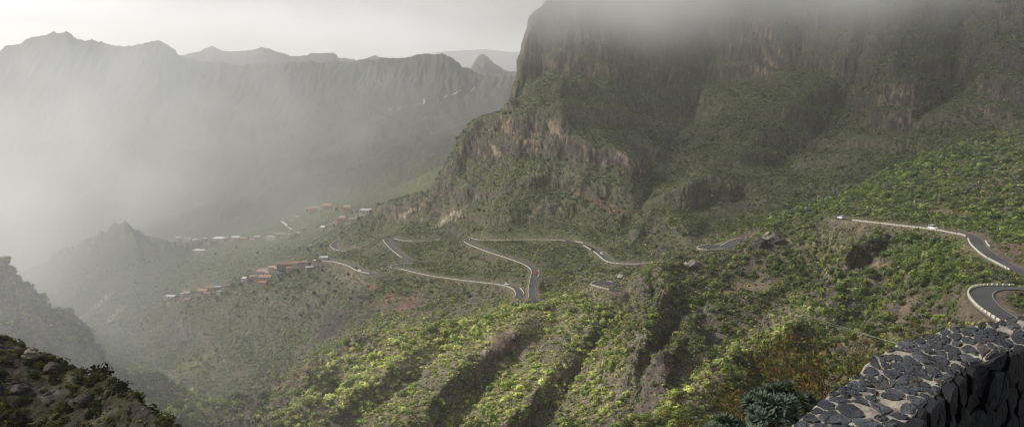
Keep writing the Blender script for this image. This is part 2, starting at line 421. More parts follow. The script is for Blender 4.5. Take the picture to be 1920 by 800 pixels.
    [(-60, 205, 26000), (960, 205, 26000), (1980, 205, 26000)],
]


_i0 = next(i for i, l in enumerate(LAND) if l[0][:2] == (845, 309))
_i1 = next(i for i, l in enumerate(LAND) if l[0] == (1000, 200, 2000))
for _i in range(_i0, _i1):
    LAND[_i] = [(x, y, d * (1 - .13 * float(np.interp(x, [1130, 1360], [1, 0])))) for (x, y, d) in LAND[_i]]


def dense(line, step=14.0):
    out = []
    for a, b in zip(line[:-1], line[1:]):
        n = max(1, int(math.hypot(b[0] - a[0], min(200, b[1] - a[1])) / step))
        n = min(n, 60)
        for k in range(n):
            t = k / n
            out.append((a[0] + (b[0] - a[0]) * t, a[1] + (b[1] - a[1]) * t, math.exp(math.log(a[2]) + (math.log(b[2]) - math.log(a[2])) * t)))
    out.append(line[-1])
    return out


def build_base():
    pts = []
    for l in LAND:
        pts += dense(l)
    for r in ROADS.values():
        pts += dense(r['pts'], 9.0)
    P = np.array(pts, float)
    u, e = ue(P[:, 0], P[:, 1])
    l = np.log(P[:, 2])
    # drop near duplicates
    key = {}
    keep = []
    for i in range(len(u)):
        k = (round(u[i] / 0.0016), round(l[i] / 0.0016))
        if k in key: continue
        key[k] = 1; keep.append(i)
    u, e, l = u[keep], e[keep], l[keep]
    vs, _, fs, ov, _, _ = geometry.delaunay_2d_cdt([Vector((a, b)) for a, b in zip(u, l)], [], [], 0, 1e-7)
    val = np.array([np.mean([e[j] for j in o]) if len(o) else 0 for o in ov])
    VX = np.array([(v.x, v.y) for v in vs])
    u0, u1 = float(ue(-58, 400)[0]), float(ue(1978, 400)[0])
    NU, NL = 760, 1500
    us = np.linspace(u0, u1, NU); ls = np.linspace(math.log(0.9), math.log(24000), NL)
    G = np.full((NU, NL), np.nan)
    du = us[1] - us[0]; dl = ls[1] - ls[0]
    for t in fs:
        A, B, Cc = VX[t[0]], VX[t[1]], VX[t[2]]
        det = (B[0] - A[0]) * (Cc[1] - A[1]) - (Cc[0] - A[0]) * (B[1] - A[1])
        if abs(det) < 1e-14: continue
        i0 = max(0, int(math.ceil((min(A[0], B[0], Cc[0]) - us[0]) / du - 1e-6))); i1 = min(NU - 1, int((max(A[0], B[0], Cc[0]) - us[0]) / du + 1e-6))
        j0 = max(0, int(math.ceil((min(A[1], B[1], Cc[1]) - ls[0]) / dl - 1e-6))); j1 = min(NL - 1, int((max(A[1], B[1], Cc[1]) - ls[0]) / dl + 1e-6))
        if i1 < i0 or j1 < j0: continue
        X, Y = np.meshgrid(us[i0:i1 + 1], ls[j0:j1 + 1], indexing='ij')
        wb = ((X - A[0]) * (Cc[1] - A[1]) - (Cc[0] - A[0]) * (Y - A[1])) / det
        wc = ((B[0] - A[0]) * (Y - A[1]) - (X - A[0]) * (B[1] - A[1])) / det
        m = (wb >= -1e-6) & (wc >= -1e-6) & (wb + wc <= 1 + 1e-6)
        z = val[t[0]] * (1 - wb - wc) + val[t[1]] * wb + val[t[2]] * wc
        sub = G[i0:i1 + 1, j0:j1 + 1]; sub[m] = z[m]
    # fill any gaps along each row
    for j in range(NL):
        col = G[:, j]; ok = ~np.isnan(col)
        if ok.any() and not ok.all():
            G[:, j] = np.interp(us, us[ok], col[ok])
    for i in range(NU):
        row = G[i]; ok = ~np.isnan(row)
        if not ok.all():
            G[i] = np.interp(ls, ls[ok], row[ok])
    G = blur(blur(G, 1.5, 0), 1.3, 1)
    return us, ls, G


US, LS, G = build_base()
# columns: fine inside the frame, coarse outside
col_x = np.concatenate([np.linspace(-900, -40, 130, endpoint=False), np.linspace(-40, 1960, 1380), np.linspace(1960, 2820, 131)[1:]])
COLU = ue(col_x, 400)[0]
NC, NR = len(COLU), 1500
uc = np.clip(COLU, US[0], US[-1])
fi = (uc - US[0]) / (US[1] - US[0]); i0 = np.clip(np.floor(fi).astype(int), 0, len(US) - 2); ft = (fi - i0)[:, None]
EC = G[i0] * (1 - ft) + G[i0 + 1] * ft                       # (NC, NL)
De = np.abs(np.diff(EC, axis=1)) * 852.0
De = np.minimum(De, 6.0)
a_l = np.interp(LS, np.log([0.9, 30, 70, 130, 1300, 2600, 24000]), [12, 14, 150, 210, 210, 110, 25])[1:]
ds = np.sqrt((De * 0.9) ** 2 + (a_l * np.diff(LS)[None, :]) ** 2)
ds = blur(ds, 6, 0)
S = np.concatenate([np.zeros((NC, 1)), np.cumsum(ds, axis=1)], axis=1)
S /= S[:, -1:]
s_row = np.linspace(0, 1, NR)
LROW = np.empty((NC, NR)); E = np.empty((NC, NR))
for c in range(NC):
    LROW[c] = np.interp(s_row, S[c], LS)
    E[c] = np.interp(LROW[c], LS, EC[c])
# cliffs: push the ground in and out so that steep faces break into ribs and columns
Dm = np.exp(LROW)
steep = np.abs(np.gradient(E, axis=1) / np.maximum(np.gradient(LROW, axis=1), 1e-6))
Dm0 = Dm.copy()
X0 = COLU[:, None] * Dm
wl = (perlin(X0 / 26.0, Dm / 60.0, 3) * 3.2 + perlin(X0 / 11.0, Dm / 30.0, 4) * 1.6 + perlin(X0 / 4.6, Dm / 16.0, 5) * 0.9)
cl = smooth(0.5, 1.6, steep) * smooth(200, 420, Dm) * smooth(1500, 1250, Dm)
Dm = Dm + wl * blur(blur(cl, 2, 0), 2, 1) * 0.7
X = COLU[:, None] * Dm; Y = Dm; Z = E * Dm0
print('base', round(time.time() - T0, 1))


def grads(X, Y, Z):
    Xu, Xv = np.gradient(X, axis=0), np.gradient(X, axis=1)
    Yu, Yv = np.gradient(Y, axis=0), np.gradient(Y, axis=1)
    Zu, Zv = np.gradient(Z, axis=0), np.gradient(Z, axis=1)
    nx = Yu * Zv - Zu * Yv; ny = Zu * Xv - Xu * Zv; nz = Xu * Yv - Yu * Xv
    s = np.sign(nz); s[s == 0] = 1
    l = np.sqrt(nx * nx + ny * ny + nz * nz) + 1e-9
    return nx * s / l, ny * s / l, np.maximum(np.abs(nz) / l, 1e-3)


# road raster: distance to and height of the nearest road
RX0, RY0, RW, RH = -260, 150, 900, 1320
Rd = np.full((RW, RH), 99.0); Rz = np.zeros((RW, RH))


def spline(pts, step):
    """smooth world polyline through points, resampled every `step` metres"""
    P = np.array([tuple(p) for p in pts]); n = len(P); out = []
    for i in range(n - 1):
        p0, p1, p2, p3 = P[max(i - 1, 0)], P[i], P[i + 1], P[min(i + 2, n - 1)]
        for t in np.linspace(0, 1, 12, endpoint=False):
            out.append(0.5 * ((2 * p1) + (-p0 + p2) * t + (2 * p0 - 5 * p1 + 4 * p2 - p3) * t * t + (-p0 + 3 * p1 - 3 * p2 + p3) * t ** 3))
    out.append(P[-1]); Q = np.array(out)
    d = np.concatenate([[0], np.cumsum(np.linalg.norm(np.diff(Q, axis=0), axis=1))])
    m = max(2, int(d[-1] / step) + 1)
    s = np.linspace(0, d[-1], m)
    R = np.stack([np.interp(s, d, Q[:, k]) for k in range(3)], axis=1)
    return R


for name, r in ROADS.items():
    L = spline([at(*p) for p in r['pts']], 2.0)
    if len(L) > 12:
        z = np.pad(L[:, 2], 6, mode='edge')
        L[:, 2] = np.convolve(z, np.ones(13) / 13, mode='valid')
    r['line'] = L
    if name.startswith('far_r') or name.startswith('far_t'): continue
    Rr = 15
    for p in L:
        ix, iy = int(round(p[0] - RX0)), int(round(p[1] - RY0))
        if ix < Rr or iy < Rr or ix >= RW - Rr - 1 or iy >= RH - Rr - 1: continue
        gx, gy = np.meshgrid(np.arange(ix - Rr, ix + Rr + 1), np.arange(iy - Rr, iy + Rr + 1), indexing='ij')
        d = np.hypot(gx + RX0 - p[0], gy + RY0 - p[1])
        sd = Rd[ix - Rr:ix + Rr + 1, iy - Rr:iy + Rr + 1]; sz = Rz[ix - Rr:ix + Rr + 1, iy - Rr:iy + Rr + 1]
        m = d < sd
        sd[m] = d[m]; sz[m] = p[2]


def road_at(x, y):
    fx = x - RX0; fy = y - RY0
    ins = (fx >= 0) & (fy >= 0) & (fx < RW - 2) & (fy < RH - 2)
    fx = np.clip(fx, 0, RW - 2); fy = np.clip(fy, 0, RH - 2)
    ix = fx.astype(int); iy = fy.astype(int); tx = fx - ix; ty = fy - iy
    d = (Rd[ix, iy] * (1 - tx) + Rd[ix + 1, iy] * tx) * (1 - ty) + (Rd[ix, iy + 1] * (1 - tx) + Rd[ix + 1, iy + 1] * tx) * ty
    z = Rz[np.round(fx).astype(int), np.round(fy).astype(int)]
    return np.where(ins, d, 99.0), z


# gullies and bumps
nx, ny, nz = grads(X, Y, Z)
gx = blur(blur(nx / nz, 5, 0), 5, 1); gy = blur(blur(ny / nz, 5, 0), 5, 1)
gl = np.sqrt(gx * gx + gy * gy) + 1e-6
pxd = (-gy / gl).astype(f4); pyd = (gx / gl).astype(f4)
slope_w = np.minimum(gl, 1.3).astype(f4)
ampD = smooth(25, 160, Y)
rd, rz = road_at(X, Y)
calm = (0.18 + 0.82 * smooth(8, 34, rd))
near_k = np.interp(Y, [0, 80, 250, 480, 650, 1200, 2500, 5000], [0.2, 0.55, 0.72, 0.72, 0.9, 1.0, 1.4, 1.6])
far_k = np.interp(Y, [0, 1300, 2000, 2600, 2700], [1, .9, .55, .6, 0.8])
dZ = np.zeros_like(Z)
vary = (0.75 + 0.6 * perlin(X / 210.0, Y / 210.0, 77))
for wlen, amp, sd in ((150.0, 8.0, 11), (62.0, 5.6, 12), (27.0, 2.9, 13), (11.0, 1.1, 14)):
    ww = wlen
    dZ += (erosion(X / ww + 7.3, Y / ww, pxd, pyd, sd) * amp * slope_w * near_k * far_k * vary)
dZ += (fbm(X / 55.0, Y / 120.0, 4, 61, .55) * 6.0 + fbm(X / 17.0, Y / 70.0, 3, 62, .6) * 4.0) * smooth(2150, 2400, Y) * smooth(6000, 4000, Y)
dZ += fbm(X / 170.0 + 3, Y / 170.0, 5, 63, .55) * 12.0 * smooth(1350, 1700, Y) * smooth(2450, 2250, Y)
dZ += fbm(X / 24.0, Y / 24.0, 4, 64, .6) * 5.0 * smooth(290, 315, Y) * smooth(430, 400, Y) * smooth(-60, -80, X)
dZ += fbm(X / 40.0, Y / 40.0, 4, 67, .6) * 9.0 * smooth(1230, 1290, Y) * smooth(1420, 1350, Y) * smooth(-420, -480, X)
dZ += fbm(X / 2.6, Y / 2.6, 4, 65, .6) * .75 * smooth(40, 56, Y) * smooth(130, 85, Y)
dZ += fbm(X / 90.0, Y / 90.0, 3, 21) * 2.0 * near_k * np.minimum(slope_w + .3, 1) + fbm(X / 9.0, Y / 9.0, 4, 31, 0.6) * 0.55 * np.minimum(1, Y / 40.0)
Z = Z + dZ * ampD * calm
w_r = 1 - smooth(3.6, 8.0, rd)
Z = Z * (1 - w_r) + (rz - 0.12) * w_r
# benches and steps of the lava layers
st_n = .5 + .5 * perlin(X / 130.0, Y / 130.0, 171)


def benches(h, warp, k):
    q = (Z + X * .05 + warp * h) / h
    t = q - np.floor(q)
    return -k * h * np.sin(2 * math.pi * t) / (2 * math.pi)


wp = perlin(X / 150.0 + 4, Y / 150.0, 172) * .9 + perlin(X / 40.0, Y / 40.0, 173) * .25
far_b = smooth(600, 720, Y) * smooth(1300, 1180, Y) * np.clip(.25 + .9 * st_n, 0, 1) * smooth(8, 30, rd) * smooth(-95, -45, X)
near_b = smooth(110, 180, Y) * smooth(660, 580, Y) * np.clip(st_n * 1.3 - .35, 0, .8) * smooth(8, 30, rd)
Z = Z + benches(27.0, wp, .95) * far_b + benches(8.0, wp * 2.5, .85) * near_b
# roughness of rock, along the normal
nx, ny, nz = grads(X, Y, Z)
ROCKY = smooth(0.82, 0.56, nz)
wob = fbm((X + Z * 0.35) / 5.2, (Z - Y * 0.25) / 7.0, 4, 41, 0.62)
ledge = fbm(X / 60.0, Z / 3.2, 3, 47, 0.55) + 2.6 * fbm(X / 110.0 + Y / 90.0, Z / 15.0, 3, 48, 0.5) * smooth(500, 700, Y)
disp = (wob * 1.15 + ledge * 0.6) * ROCKY * smooth(6, 14, rd) * np.interp(Y, [0, 40, 150, 500, 3000], [0, .3, 1.0, 1.4, 2.0])
X = X + nx * disp; Y = Y + ny * disp; Z = Z + nz * disp * 0.6
VT = np.stack([X, Y, Z], axis=2)
PXY = np.stack(project(VT), axis=2)
nx, ny, nz = grads(X, Y, Z)
NZ = nz
rd, rz = road_at(X, Y)
# what the camera can see (front to back along each column)
ymin = np.minimum.accumulate(PXY[:, :, 1], axis=1)
VIS = PXY[:, :, 1] <= ymin + 1.5
print('terrain', VT.shape, round(time.time() - T0, 1))


def ground_px(x, y):
    """first ground point seen at a picture point"""
    u = float(ue(x, 400)[0])
    c = int(np.clip(np.searchsorted(COLU, u), 1, NC - 1))
    hit = np.nonzero((PXY[c, :, 1] <= y) & (Y[c] > 12))[0]
    if not len(hit): return None
    r = max(1, int(hit[0]))
    return Vector(VT[c, r])


def ground_z(x, y):
    c = int(np.clip(np.searchsorted(COLU, x / y), 0, NC - 1))
    r = int(np.clip(np.searchsorted(np.maximum.accumulate(Y[c]), y), 0, NR - 1))
    return float(Z[c, r])


def ground_zs(x, y):
    return np.array([ground_z(a, b) for a, b in zip(x, y)])


idx = np.arange(NC * NR).reshape(NC, NR)
quads = np.stack([idx[:-1, :-1], idx[1:, :-1], idx[1:, 1:], idx[:-1, 1:]], axis=2).reshape(-1, 4)
terrain_me = np_mesh('terrain', VT.reshape(-1, 3), quads, True)
# ------------------------------------------------------------------ materials
def mat(name, color=(.5, .5, .5), rough=0.9, metal=0.0, attr=None, noise=None, bump=None, spec=0.3):
    """principled material; attr multiplies in a colour attribute, noise = (scale, low, high) varies it, bump = (scale, distance)"""
    m = bpy.data.materials.new(name); m.use_nodes = True
    nt = m.node_tree; b = nt.nodes['Principled BSDF']
    b.inputs['Roughness'].default_value = rough; b.inputs['Metallic'].default_value = metal
    b.inputs['Specular IOR Level'].default_value = spec
    N = nt.nodes.new; L = nt.links.new
    if attr:
        a = N('ShaderNodeAttribute'); a.attribute_name = attr; src = a.outputs['Color']
    else:
        a = N('ShaderNodeRGB'); a.outputs[0].default_value = (*color, 1); src = a.outputs[0]
    tc = N('ShaderNodeNewGeometry') if attr else N('ShaderNodeTexCoord')
    pos = tc.outputs['Position'] if attr else tc.outputs['Object']
    for s, lo, hi in (noise or []):
        n = N('ShaderNodeTexNoise'); n.inputs['Scale'].default_value = s; n.inputs['Detail'].default_value = 5; n.inputs['Roughness'].default_value = .62
        L(pos, n.inputs['Vector'])
        r = N('ShaderNodeMapRange'); r.inputs[1].default_value = .3; r.inputs[2].default_value = .7; r.inputs[3].default_value = lo; r.inputs[4].default_value = hi
        L(n.outputs['Fac'], r.inputs[0])
        x = N('ShaderNodeVectorMath'); x.operation = 'SCALE'
        L(src, x.inputs[0]); L(r.outputs[0], x.inputs['Scale']); src = x.outputs[0]
    L(src, b.inputs['Base Color'])
    prev = None
    for s, dist in (bump or []):
        n = N('ShaderNodeTexNoise'); n.inputs['Scale'].default_value = s; n.inputs['Detail'].default_value = 6; n.inputs['Roughness'].default_value = .65
        L(pos, n.inputs['Vector'])
        bp = N('ShaderNodeBump'); bp.inputs['Distance'].default_value = dist; bp.inputs['Strength'].default_value = 1
        L(n.outputs['Fac'], bp.inputs['Height'])
        if prev is not None: L(prev, bp.inputs['Normal'])
        prev = bp.outputs['Normal']
    if prev is not None: L(prev, b.inputs['Normal'])
    return m


def leaf_mat(name, attr='col', color=None, trans=0.35):
    m = bpy.data.materials.new(name); m.use_nodes = True
    nt = m.node_tree; nt.nodes.clear(); N = nt.nodes.new; L = nt.links.new
    o = N('ShaderNodeOutputMaterial'); mx = N('ShaderNodeMixShader'); d = N('ShaderNodeBsdfDiffuse'); t = N('ShaderNodeBsdfTranslucent')
    if color is None:
        a = N('ShaderNodeAttribute'); a.attribute_name = attr; s = a.outputs['Color']
    else:
        a = N('ShaderNodeTexNoise'); a.inputs['Scale'].default_value = 14.0; a.inputs['Detail'].default_value = 3
        tc = N('ShaderNodeTexCoord'); L(tc.outputs['Object'], a.inputs['Vector'])
        r = N('ShaderNodeMapRange'); r.inputs[1].default_value = .3; r.inputs[2].default_value = .7; r.inputs[3].default_value = .6; r.inputs[4].default_value = 1.35
        L(a.outputs['Fac'], r.inputs[0])
        c = N('ShaderNodeRGB'); c.outputs[0].default_value = (*color, 1)
        x = N('ShaderNodeVectorMath'); x.operation = 'SCALE'; L(c.outputs[0], x.inputs[0]); L(r.outputs[0], x.inputs['Scale']); s = x.outputs[0]
    L(s, d.inputs['Color']); L(s, t.inputs['Color'])
    mx.inputs[0].default_value = trans
    L(d.outputs[0], mx.inputs[1]); L(t.outputs[0], mx.inputs[2]); L(mx.outputs[0], o.inputs['Surface'])
    return m


M = {}
M['ground'] = mat('ground', attr='col', rough=1, noise=[(0.9, .72, 1.28), (0.23, .8, 1.2)], bump=[(0.12, 2.2), (0.4, 0.9), (1.7, 0.25)], spec=0.1)
M['leaf'] = leaf_mat('leaf')
M['asphalt'] = mat('asphalt', (.058, .058, .06), .85, noise=[(.9, .85, 1.15), (.06, .7, 1.35)])
M['white_line'] = mat('white_line', (.36, .35, .3), .8, noise=[(1.5, .7, 1.1)])
M['whitewash'] = mat('whitewash', (.62, .59, .47), .9, noise=[(1.3, .6, 1.15)])
M['white_wall'] = mat('white_wall', (.62, .59, .53), .9, noise=[(.5, .8, 1.1)])
M['cream_wall'] = mat('cream_wall', (.5, .42, .32), .9, noise=[(.5, .8, 1.1)])
M['stone_wall'] = mat('stone_wall', (.22, .19, .16), .95, noise=[(1.2, .6, 1.3)])
M['pink_wall'] = mat('pink_wall', (.52, .30, .21), .9, noise=[(.5, .8, 1.1)])
M['terracotta'] = mat('terracotta', (.31, .17, .12), .9, noise=[(.9, .65, 1.25)])
M['orange_tile'] = mat('orange_tile', (.4, .21, .14), .9, noise=[(.9, .7, 1.2)])
M['brown_tile'] = mat('brown_tile', (.23, .13, .09), .9, noise=[(.9, .65, 1.25)])
M['salmon_tile'] = mat('salmon_tile', (.42, .28, .215), .9, noise=[(.9, .7, 1.2)])
M['grey_roof'] = mat('grey_roof', (.38, .39, .41), .8, noise=[(.6, .8, 1.15)])
M['pale_roof'] = mat('pale_roof', (.68, .66, .6), .8, noise=[(.6, .8, 1.1)])
M['window'] = mat('window', (.03, .035, .04), .15, spec=.5)
M['wood'] = mat('wood', (.12, .07, .04), .8, noise=[(2., .7, 1.2)])
M['car_white'] = mat('car_white', (.8, .8, .8), .25, spec=.5, noise=[(2., .95, 1.03)])
M['car_red'] = mat('car_red', (.5, .04, .04), .25, spec=.5, noise=[(2., .95, 1.03)])
M['car_dark'] = mat('car_dark', (.04, .045, .055), .25, spec=.5, noise=[(2., .95, 1.03)])
M['glass'] = mat('glass', (.02, .025, .03), .08, spec=.6)
M['tyre'] = mat('tyre', (.015, .015, .015), .9)
M['rim'] = mat('rim', (.4, .4, .42), .35, .8)
M['lamp'] = mat('lamp', (.7, .7, .65), .15)
M['rear_lamp'] = mat('rear_lamp', (.45, .02, .02), .2)
M['pole'] = mat('pole', (.16, .13, .1), .9, noise=[(3., .7, 1.2)])
M['wire'] = mat('wire', (.2, .195, .18), .8)
M['bark'] = mat('bark', (.11, .085, .06), .95, noise=[(9., .6, 1.3)])

# ------------------------------------------------------------------ colour of the ground
PX, PY = PXY[:, :, 0], PXY[:, :, 1]


def patches(lst):
    out = np.zeros(X.shape, f4)
    for (px, py, rx, ry, rot, k) in lst:
        a = math.radians(rot)
        m = VIS & (np.abs(PX - px) < rx * 2 + ry * 2) & (np.abs(PY - py) < ry * 2 + rx * 2)
        dx = PX[m] - px; dy = PY[m] - py
        q = ((dx * math.cos(a) + dy * math.sin(a)) / rx) ** 2 + ((-dx * math.sin(a) + dy * math.cos(a)) / ry) ** 2
        out[m] = np.maximum(out[m], k * np.exp(-q * 1.1))
    return out


n1 = fbm(X / 38.0, Y / 38.0, 4, 101); n2 = fbm(X / 7.0, (Y + Z) / 7.0, 4, 111, .6); n3 = fbm(X / 2.4, (Y + Z) / 2.4, 3, 121, .7)
nb = perlin(X / 160.0, Y / 160.0, 131)
strat = perlin(X / 70.0, (Z + X * .05) / 2.6, 141)
colm = perlin((X + Y * .6) / 3.2, Z / 26.0, 151)
P_rust = patches([(1272, 655, 16, 70, 22, .55), (768, 568, 34, 13, -38, 1), (728, 562, 26, 11, -40, .95), (700, 540, 18, 7, -30, .8), (790, 548, 16, 7, -30, .7), (560, 703, 75, 11, -38, .75), (1120, 378, 75, 7, 22, .9), (640, 660, 26, 9, -40, .6), (1700, 245, 30, 8, 10, .4)])
P_dark = patches([(1445, 458, 36, 13, -8, 1.2), (1545, 545, 38, 24, -50, .8), (1250, 640, 18, 80, 22, .55), (622, 610, 40, 22, -45, 1.3), (664, 562, 34, 12, -45, 1.1), (690, 590, 30, 14, -40, .7), (470, 750, 28, 16, -45, 1.1), (1215, 720, 14, 50, 25, .5), (1340, 690, 30, 18, -35, .7), (1620, 470, 30, 12, -20, .5), (1000, 345, 60, 22, 10, .5), (1380, 385, 70, 18, 10, .6), (1180, 330, 30, 50, 0, .4)])
P_grey = patches([(90, 740, 60, 20, 20, .7), (20, 690, 30, 30, 0, .6), (265, 775, 30, 16, 40, .8), (180, 760, 50, 18, 20, .5), (1195, 650, 18, 50, 22, .6), (1165, 735, 16, 40, 22, .6), (1320, 600, 22, 40, 25, .6), (130, 650, 80, 30, 20, .6), (30, 560, 40, 60, 0, .5), (1040, 700, 30, 20, -30, .4), (1340, 640, 26, 20, 0, .6)])
P_bare = patches([(1405, 540, 58, 11, -12, 1.1), (1700, 580, 38, 16, -40, 1), (938, 648, 18, 30, 30, 1.1), (910, 690, 26, 14, -40, .7), (1640, 500, 44, 12, -12, .8), (1780, 400, 60, 9, 6, .7), (1590, 500, 20, 12, -20, .6), (840, 400, 60, 9, -28, .6), (760, 400, 50, 8, -28, .6), (1010, 395, 26, 8, 10, .5), (1070, 700, 34, 12, -35, .6), (1880, 580, 30, 14, 20, .9), (1900, 470, 40, 12, 40, .8)])
P_pale = patches([(845, 408, 34, 9, -30, .9), (770, 398, 40, 10, -28, .5), (185, 570, 40, 5, -40, 1), (150, 600, 40, 5, -40, .9), (215, 590, 40, 5, -42, .8), (110, 545, 26, 4, -38, .7), (880, 372, 30, 8, -20, .5)])
P_cliff = patches([(1430, 60, 42, 34, 0, .7), (1420, 130, 40, 26, 0, .7), (1690, 190, 46, 44, 0, 1.1), (1760, 195, 40, 30, 0, .7), (1852, 190, 30, 34, 0, .9), (1700, 235, 40, 16, 10, .6), (1340, 335, 40, 16, 10, .5), (1450, 365, 50, 12, 8, .4), (1000, 255, 50, 28, 20, .9), (1150, 300, 60, 24, 20, 1), (905, 280, 46, 34, 0, .9), (1080, 275, 50, 24, 20, .9), (950, 240, 40, 26, 10, .9), (1040, 250, 40, 24, 20, .9), (1185, 312, 30, 24, 10, .9), (1390, 355, 46, 15, 12, .9), (1330, 330, 36, 16, 10, .9), (1470, 370, 46, 14, 8, .9), (1535, 378, 30, 12, 8, .7), (1000, 60, 26, 55, 5, .8), (1050, 110, 40, 24, 10, .6), (1440, 100, 34, 60, 0, .7), (1800, 190, 30, 30, 0, .5)])
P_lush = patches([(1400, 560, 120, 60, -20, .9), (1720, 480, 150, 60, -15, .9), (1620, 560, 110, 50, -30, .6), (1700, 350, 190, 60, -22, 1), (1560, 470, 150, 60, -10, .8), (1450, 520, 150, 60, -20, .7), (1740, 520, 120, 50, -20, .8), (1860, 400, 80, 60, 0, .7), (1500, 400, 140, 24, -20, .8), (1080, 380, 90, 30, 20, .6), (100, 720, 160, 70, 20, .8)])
P_yel_sun = patches([(740, 740, 130, 60, -30, .8), (980, 720, 130, 80, -30, .9), (860, 650, 260, 60, -18, 1), (700, 680, 160, 70, -30, 1), (1000, 620, 160, 50, -15, .9), (1100, 720, 120, 90, 0, .7), (880, 780, 160, 60, 0, .7), (365, 685, 46, 16, -20, 1.3), (600, 760, 120, 50, -30, .9), (1440, 620, 140, 30, -30, .7), (1280, 740, 80, 30, -35, .8), (340, 765, 50, 20, -20, 1)])  # yellow growth, and sunlight on the slopes put into the colour
rk0 = np.interp(Y, [0, 500, 650, 900], [.62, .62, .58, .55]) + .10 * nb
rocky = smooth(rk0, rk0 - .19, NZ + n2 * .07) * (.25 + .75 * smooth(8, 26, rd)) * smooth(20, 90, Y)
mask = lambda p, k=.45: np.clip(smooth(.28, .62, p + n2 * k * np.minimum(1, p * 2)), 0, 1)
m_rust, m_dark, m_grey, m_bare, m_pale, m_cliff = (mask(p) for p in (P_rust, P_dark, P_grey, P_bare, P_pale, P_cliff))
band = smooth(.1, .42, perlin(X / 240.0 + 9, (Z + X * .06) / 17.0, 161) + .25 * n2) * smooth(.86, .66, NZ) * smooth(560, 700, Y) * smooth(1300, 1100, Y)
rockm = np.clip(np.maximum.reduce([band * .9, rocky * .9, m_rust * .9, m_dark, m_grey * .85, m_cliff * smooth(.85, .6, NZ)]), 0, 1)


def lerp(a, b, t):
    return a + (b - a) * t[..., None]


one = np.ones(X.shape + (1,), f4)
col = one * np.array([.115, .095, .08], f4)
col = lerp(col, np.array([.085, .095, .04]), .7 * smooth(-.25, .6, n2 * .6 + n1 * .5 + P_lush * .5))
col = col * (1 + 1.0 * np.minimum(P_yel_sun, 1))[..., None]  # sunlight painted in as brighter ground
col = lerp(col, np.array([.27, .24, .12]), smooth(.1, .9, n3 * .5 + n1 * .4 + P_yel_sun * .8) * .75)
rock_c = one * np.array([.1, .085, .07], f4)
rock_c = lerp(rock_c, np.array([.19, .15, .115]), smooth(-.1, .7, strat * .5 + colm * .6 + n3 * .2))
rock_c = lerp(rock_c, np.array([.075, .062, .052]), m_cliff * .7)
rock_c = lerp(rock_c, np.array([.27, .2, .145]), m_cliff * smooth(-.1, .6, colm + n3 * .4))
rock_c = lerp(rock_c, np.array([.15, .082, .06]) * (1 + .7 * n3[..., None]), m_rust * .9)
rock_c = lerp(rock_c, np.array([.05, .043, .038]), m_dark * .8)
rock_c = lerp(rock_c, np.array([.2, .19, .165]), m_grey * smooth(-.4, .5, n3))
fark = smooth(560, 700, Y)
col = lerp(col, np.array([.085, .105, .048]) * (1 + .3 * n2[..., None]), fark * .65 * smooth(2000, 1300, Y))
col = lerp(col, np.array([.062, .06, .05]), smooth(1350, 1700, Y) * .8)
col = lerp(col, rock_c, rockm)
hb_ = smooth(95, 90, Y) * smooth(45, 52, Y) * smooth(-8, -14, X)  # near left hill: mask for the shade put into its ground colour
col = lerp(col, np.array([.17, .125, .085]), m_bare * .85)
col = lerp(col, np.array([.4, .35, .24]), m_pale * .8 * smooth(-.4, .4, n3))
verge = smooth(7.5, 4, rd) * (.5 + .5 * np.clip(n2 + .5, 0, 1))
col = lerp(col, np.array([.15, .115, .08]), verge * .75)
col *= (1 - .55 * hb_[..., None])  # shade of the near left hill painted into the ground
col *= (1 + .22 * n3 + .12 * n2)[..., None]
col = np.clip(col, .008, .8)
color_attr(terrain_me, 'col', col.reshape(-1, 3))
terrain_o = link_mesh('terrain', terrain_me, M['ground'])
tag(terrain_o, kind='structure')
print('colour', round(time.time() - T0, 1))

# ------------------------------------------------------------------ shrubs
def shrub_leaves(n, seed, size, flat=1.0, jit=.3):
    """leaf-clump faces spread over the lumpy dome of a shrub of radius 1: (n, 4, 3) corners and a shade for each"""
    r = np.random.default_rng(seed)
    lobes = r.normal(size=(7, 3)); lobes[:, 2] = np.abs(lobes[:, 2]) * .9; lobes /= np.linalg.norm(lobes, axis=1)[:, None]
    lob_c = lobes * np.array([.42, .42, .34]); lob_r = r.uniform(.45, .68, 7)
    k = r.integers(0, 7, n)
    d = r.normal(size=(n, 3)); d[:, 2] += .35; d /= np.linalg.norm(d, axis=1)[:, None]
    depth = r.uniform(.72, 1.05, n)
    c = lob_c[k] + d * (lob_r[k] * depth)[:, None]
    c[:, 2] = np.maximum(c[:, 2], -.12) * flat + .12
    nrm = d + r.normal(size=(n, 3)) * jit; nrm /= np.linalg.norm(nrm, axis=1)[:, None]
    t = np.cross(nrm, r.normal(size=(n, 3))); t /= np.linalg.norm(t, axis=1)[:, None] + 1e-9
    b = np.cross(nrm, t)
    s = size * r.uniform(.6, 1.3, (n, 1))
    q = np.stack([c - t * s, c - b * s * .62 + nrm * s * .1, c + t * s, c + b * s * .62], axis=1)
    shade = (.68 + .5 * np.clip(c[:, 2], 0, 1)) * r.uniform(.75, 1.25, n)  # lower clumps darker: shade within the bush put into the tone
    return q.astype(f4), shade.astype(f4)


GREENS = np.array([[.37, .39, .14], [.235, .285, .075], [.13, .175, .055], [.095, .115, .052], [.17, .19, .12], [.36, .32, .16]], f4)


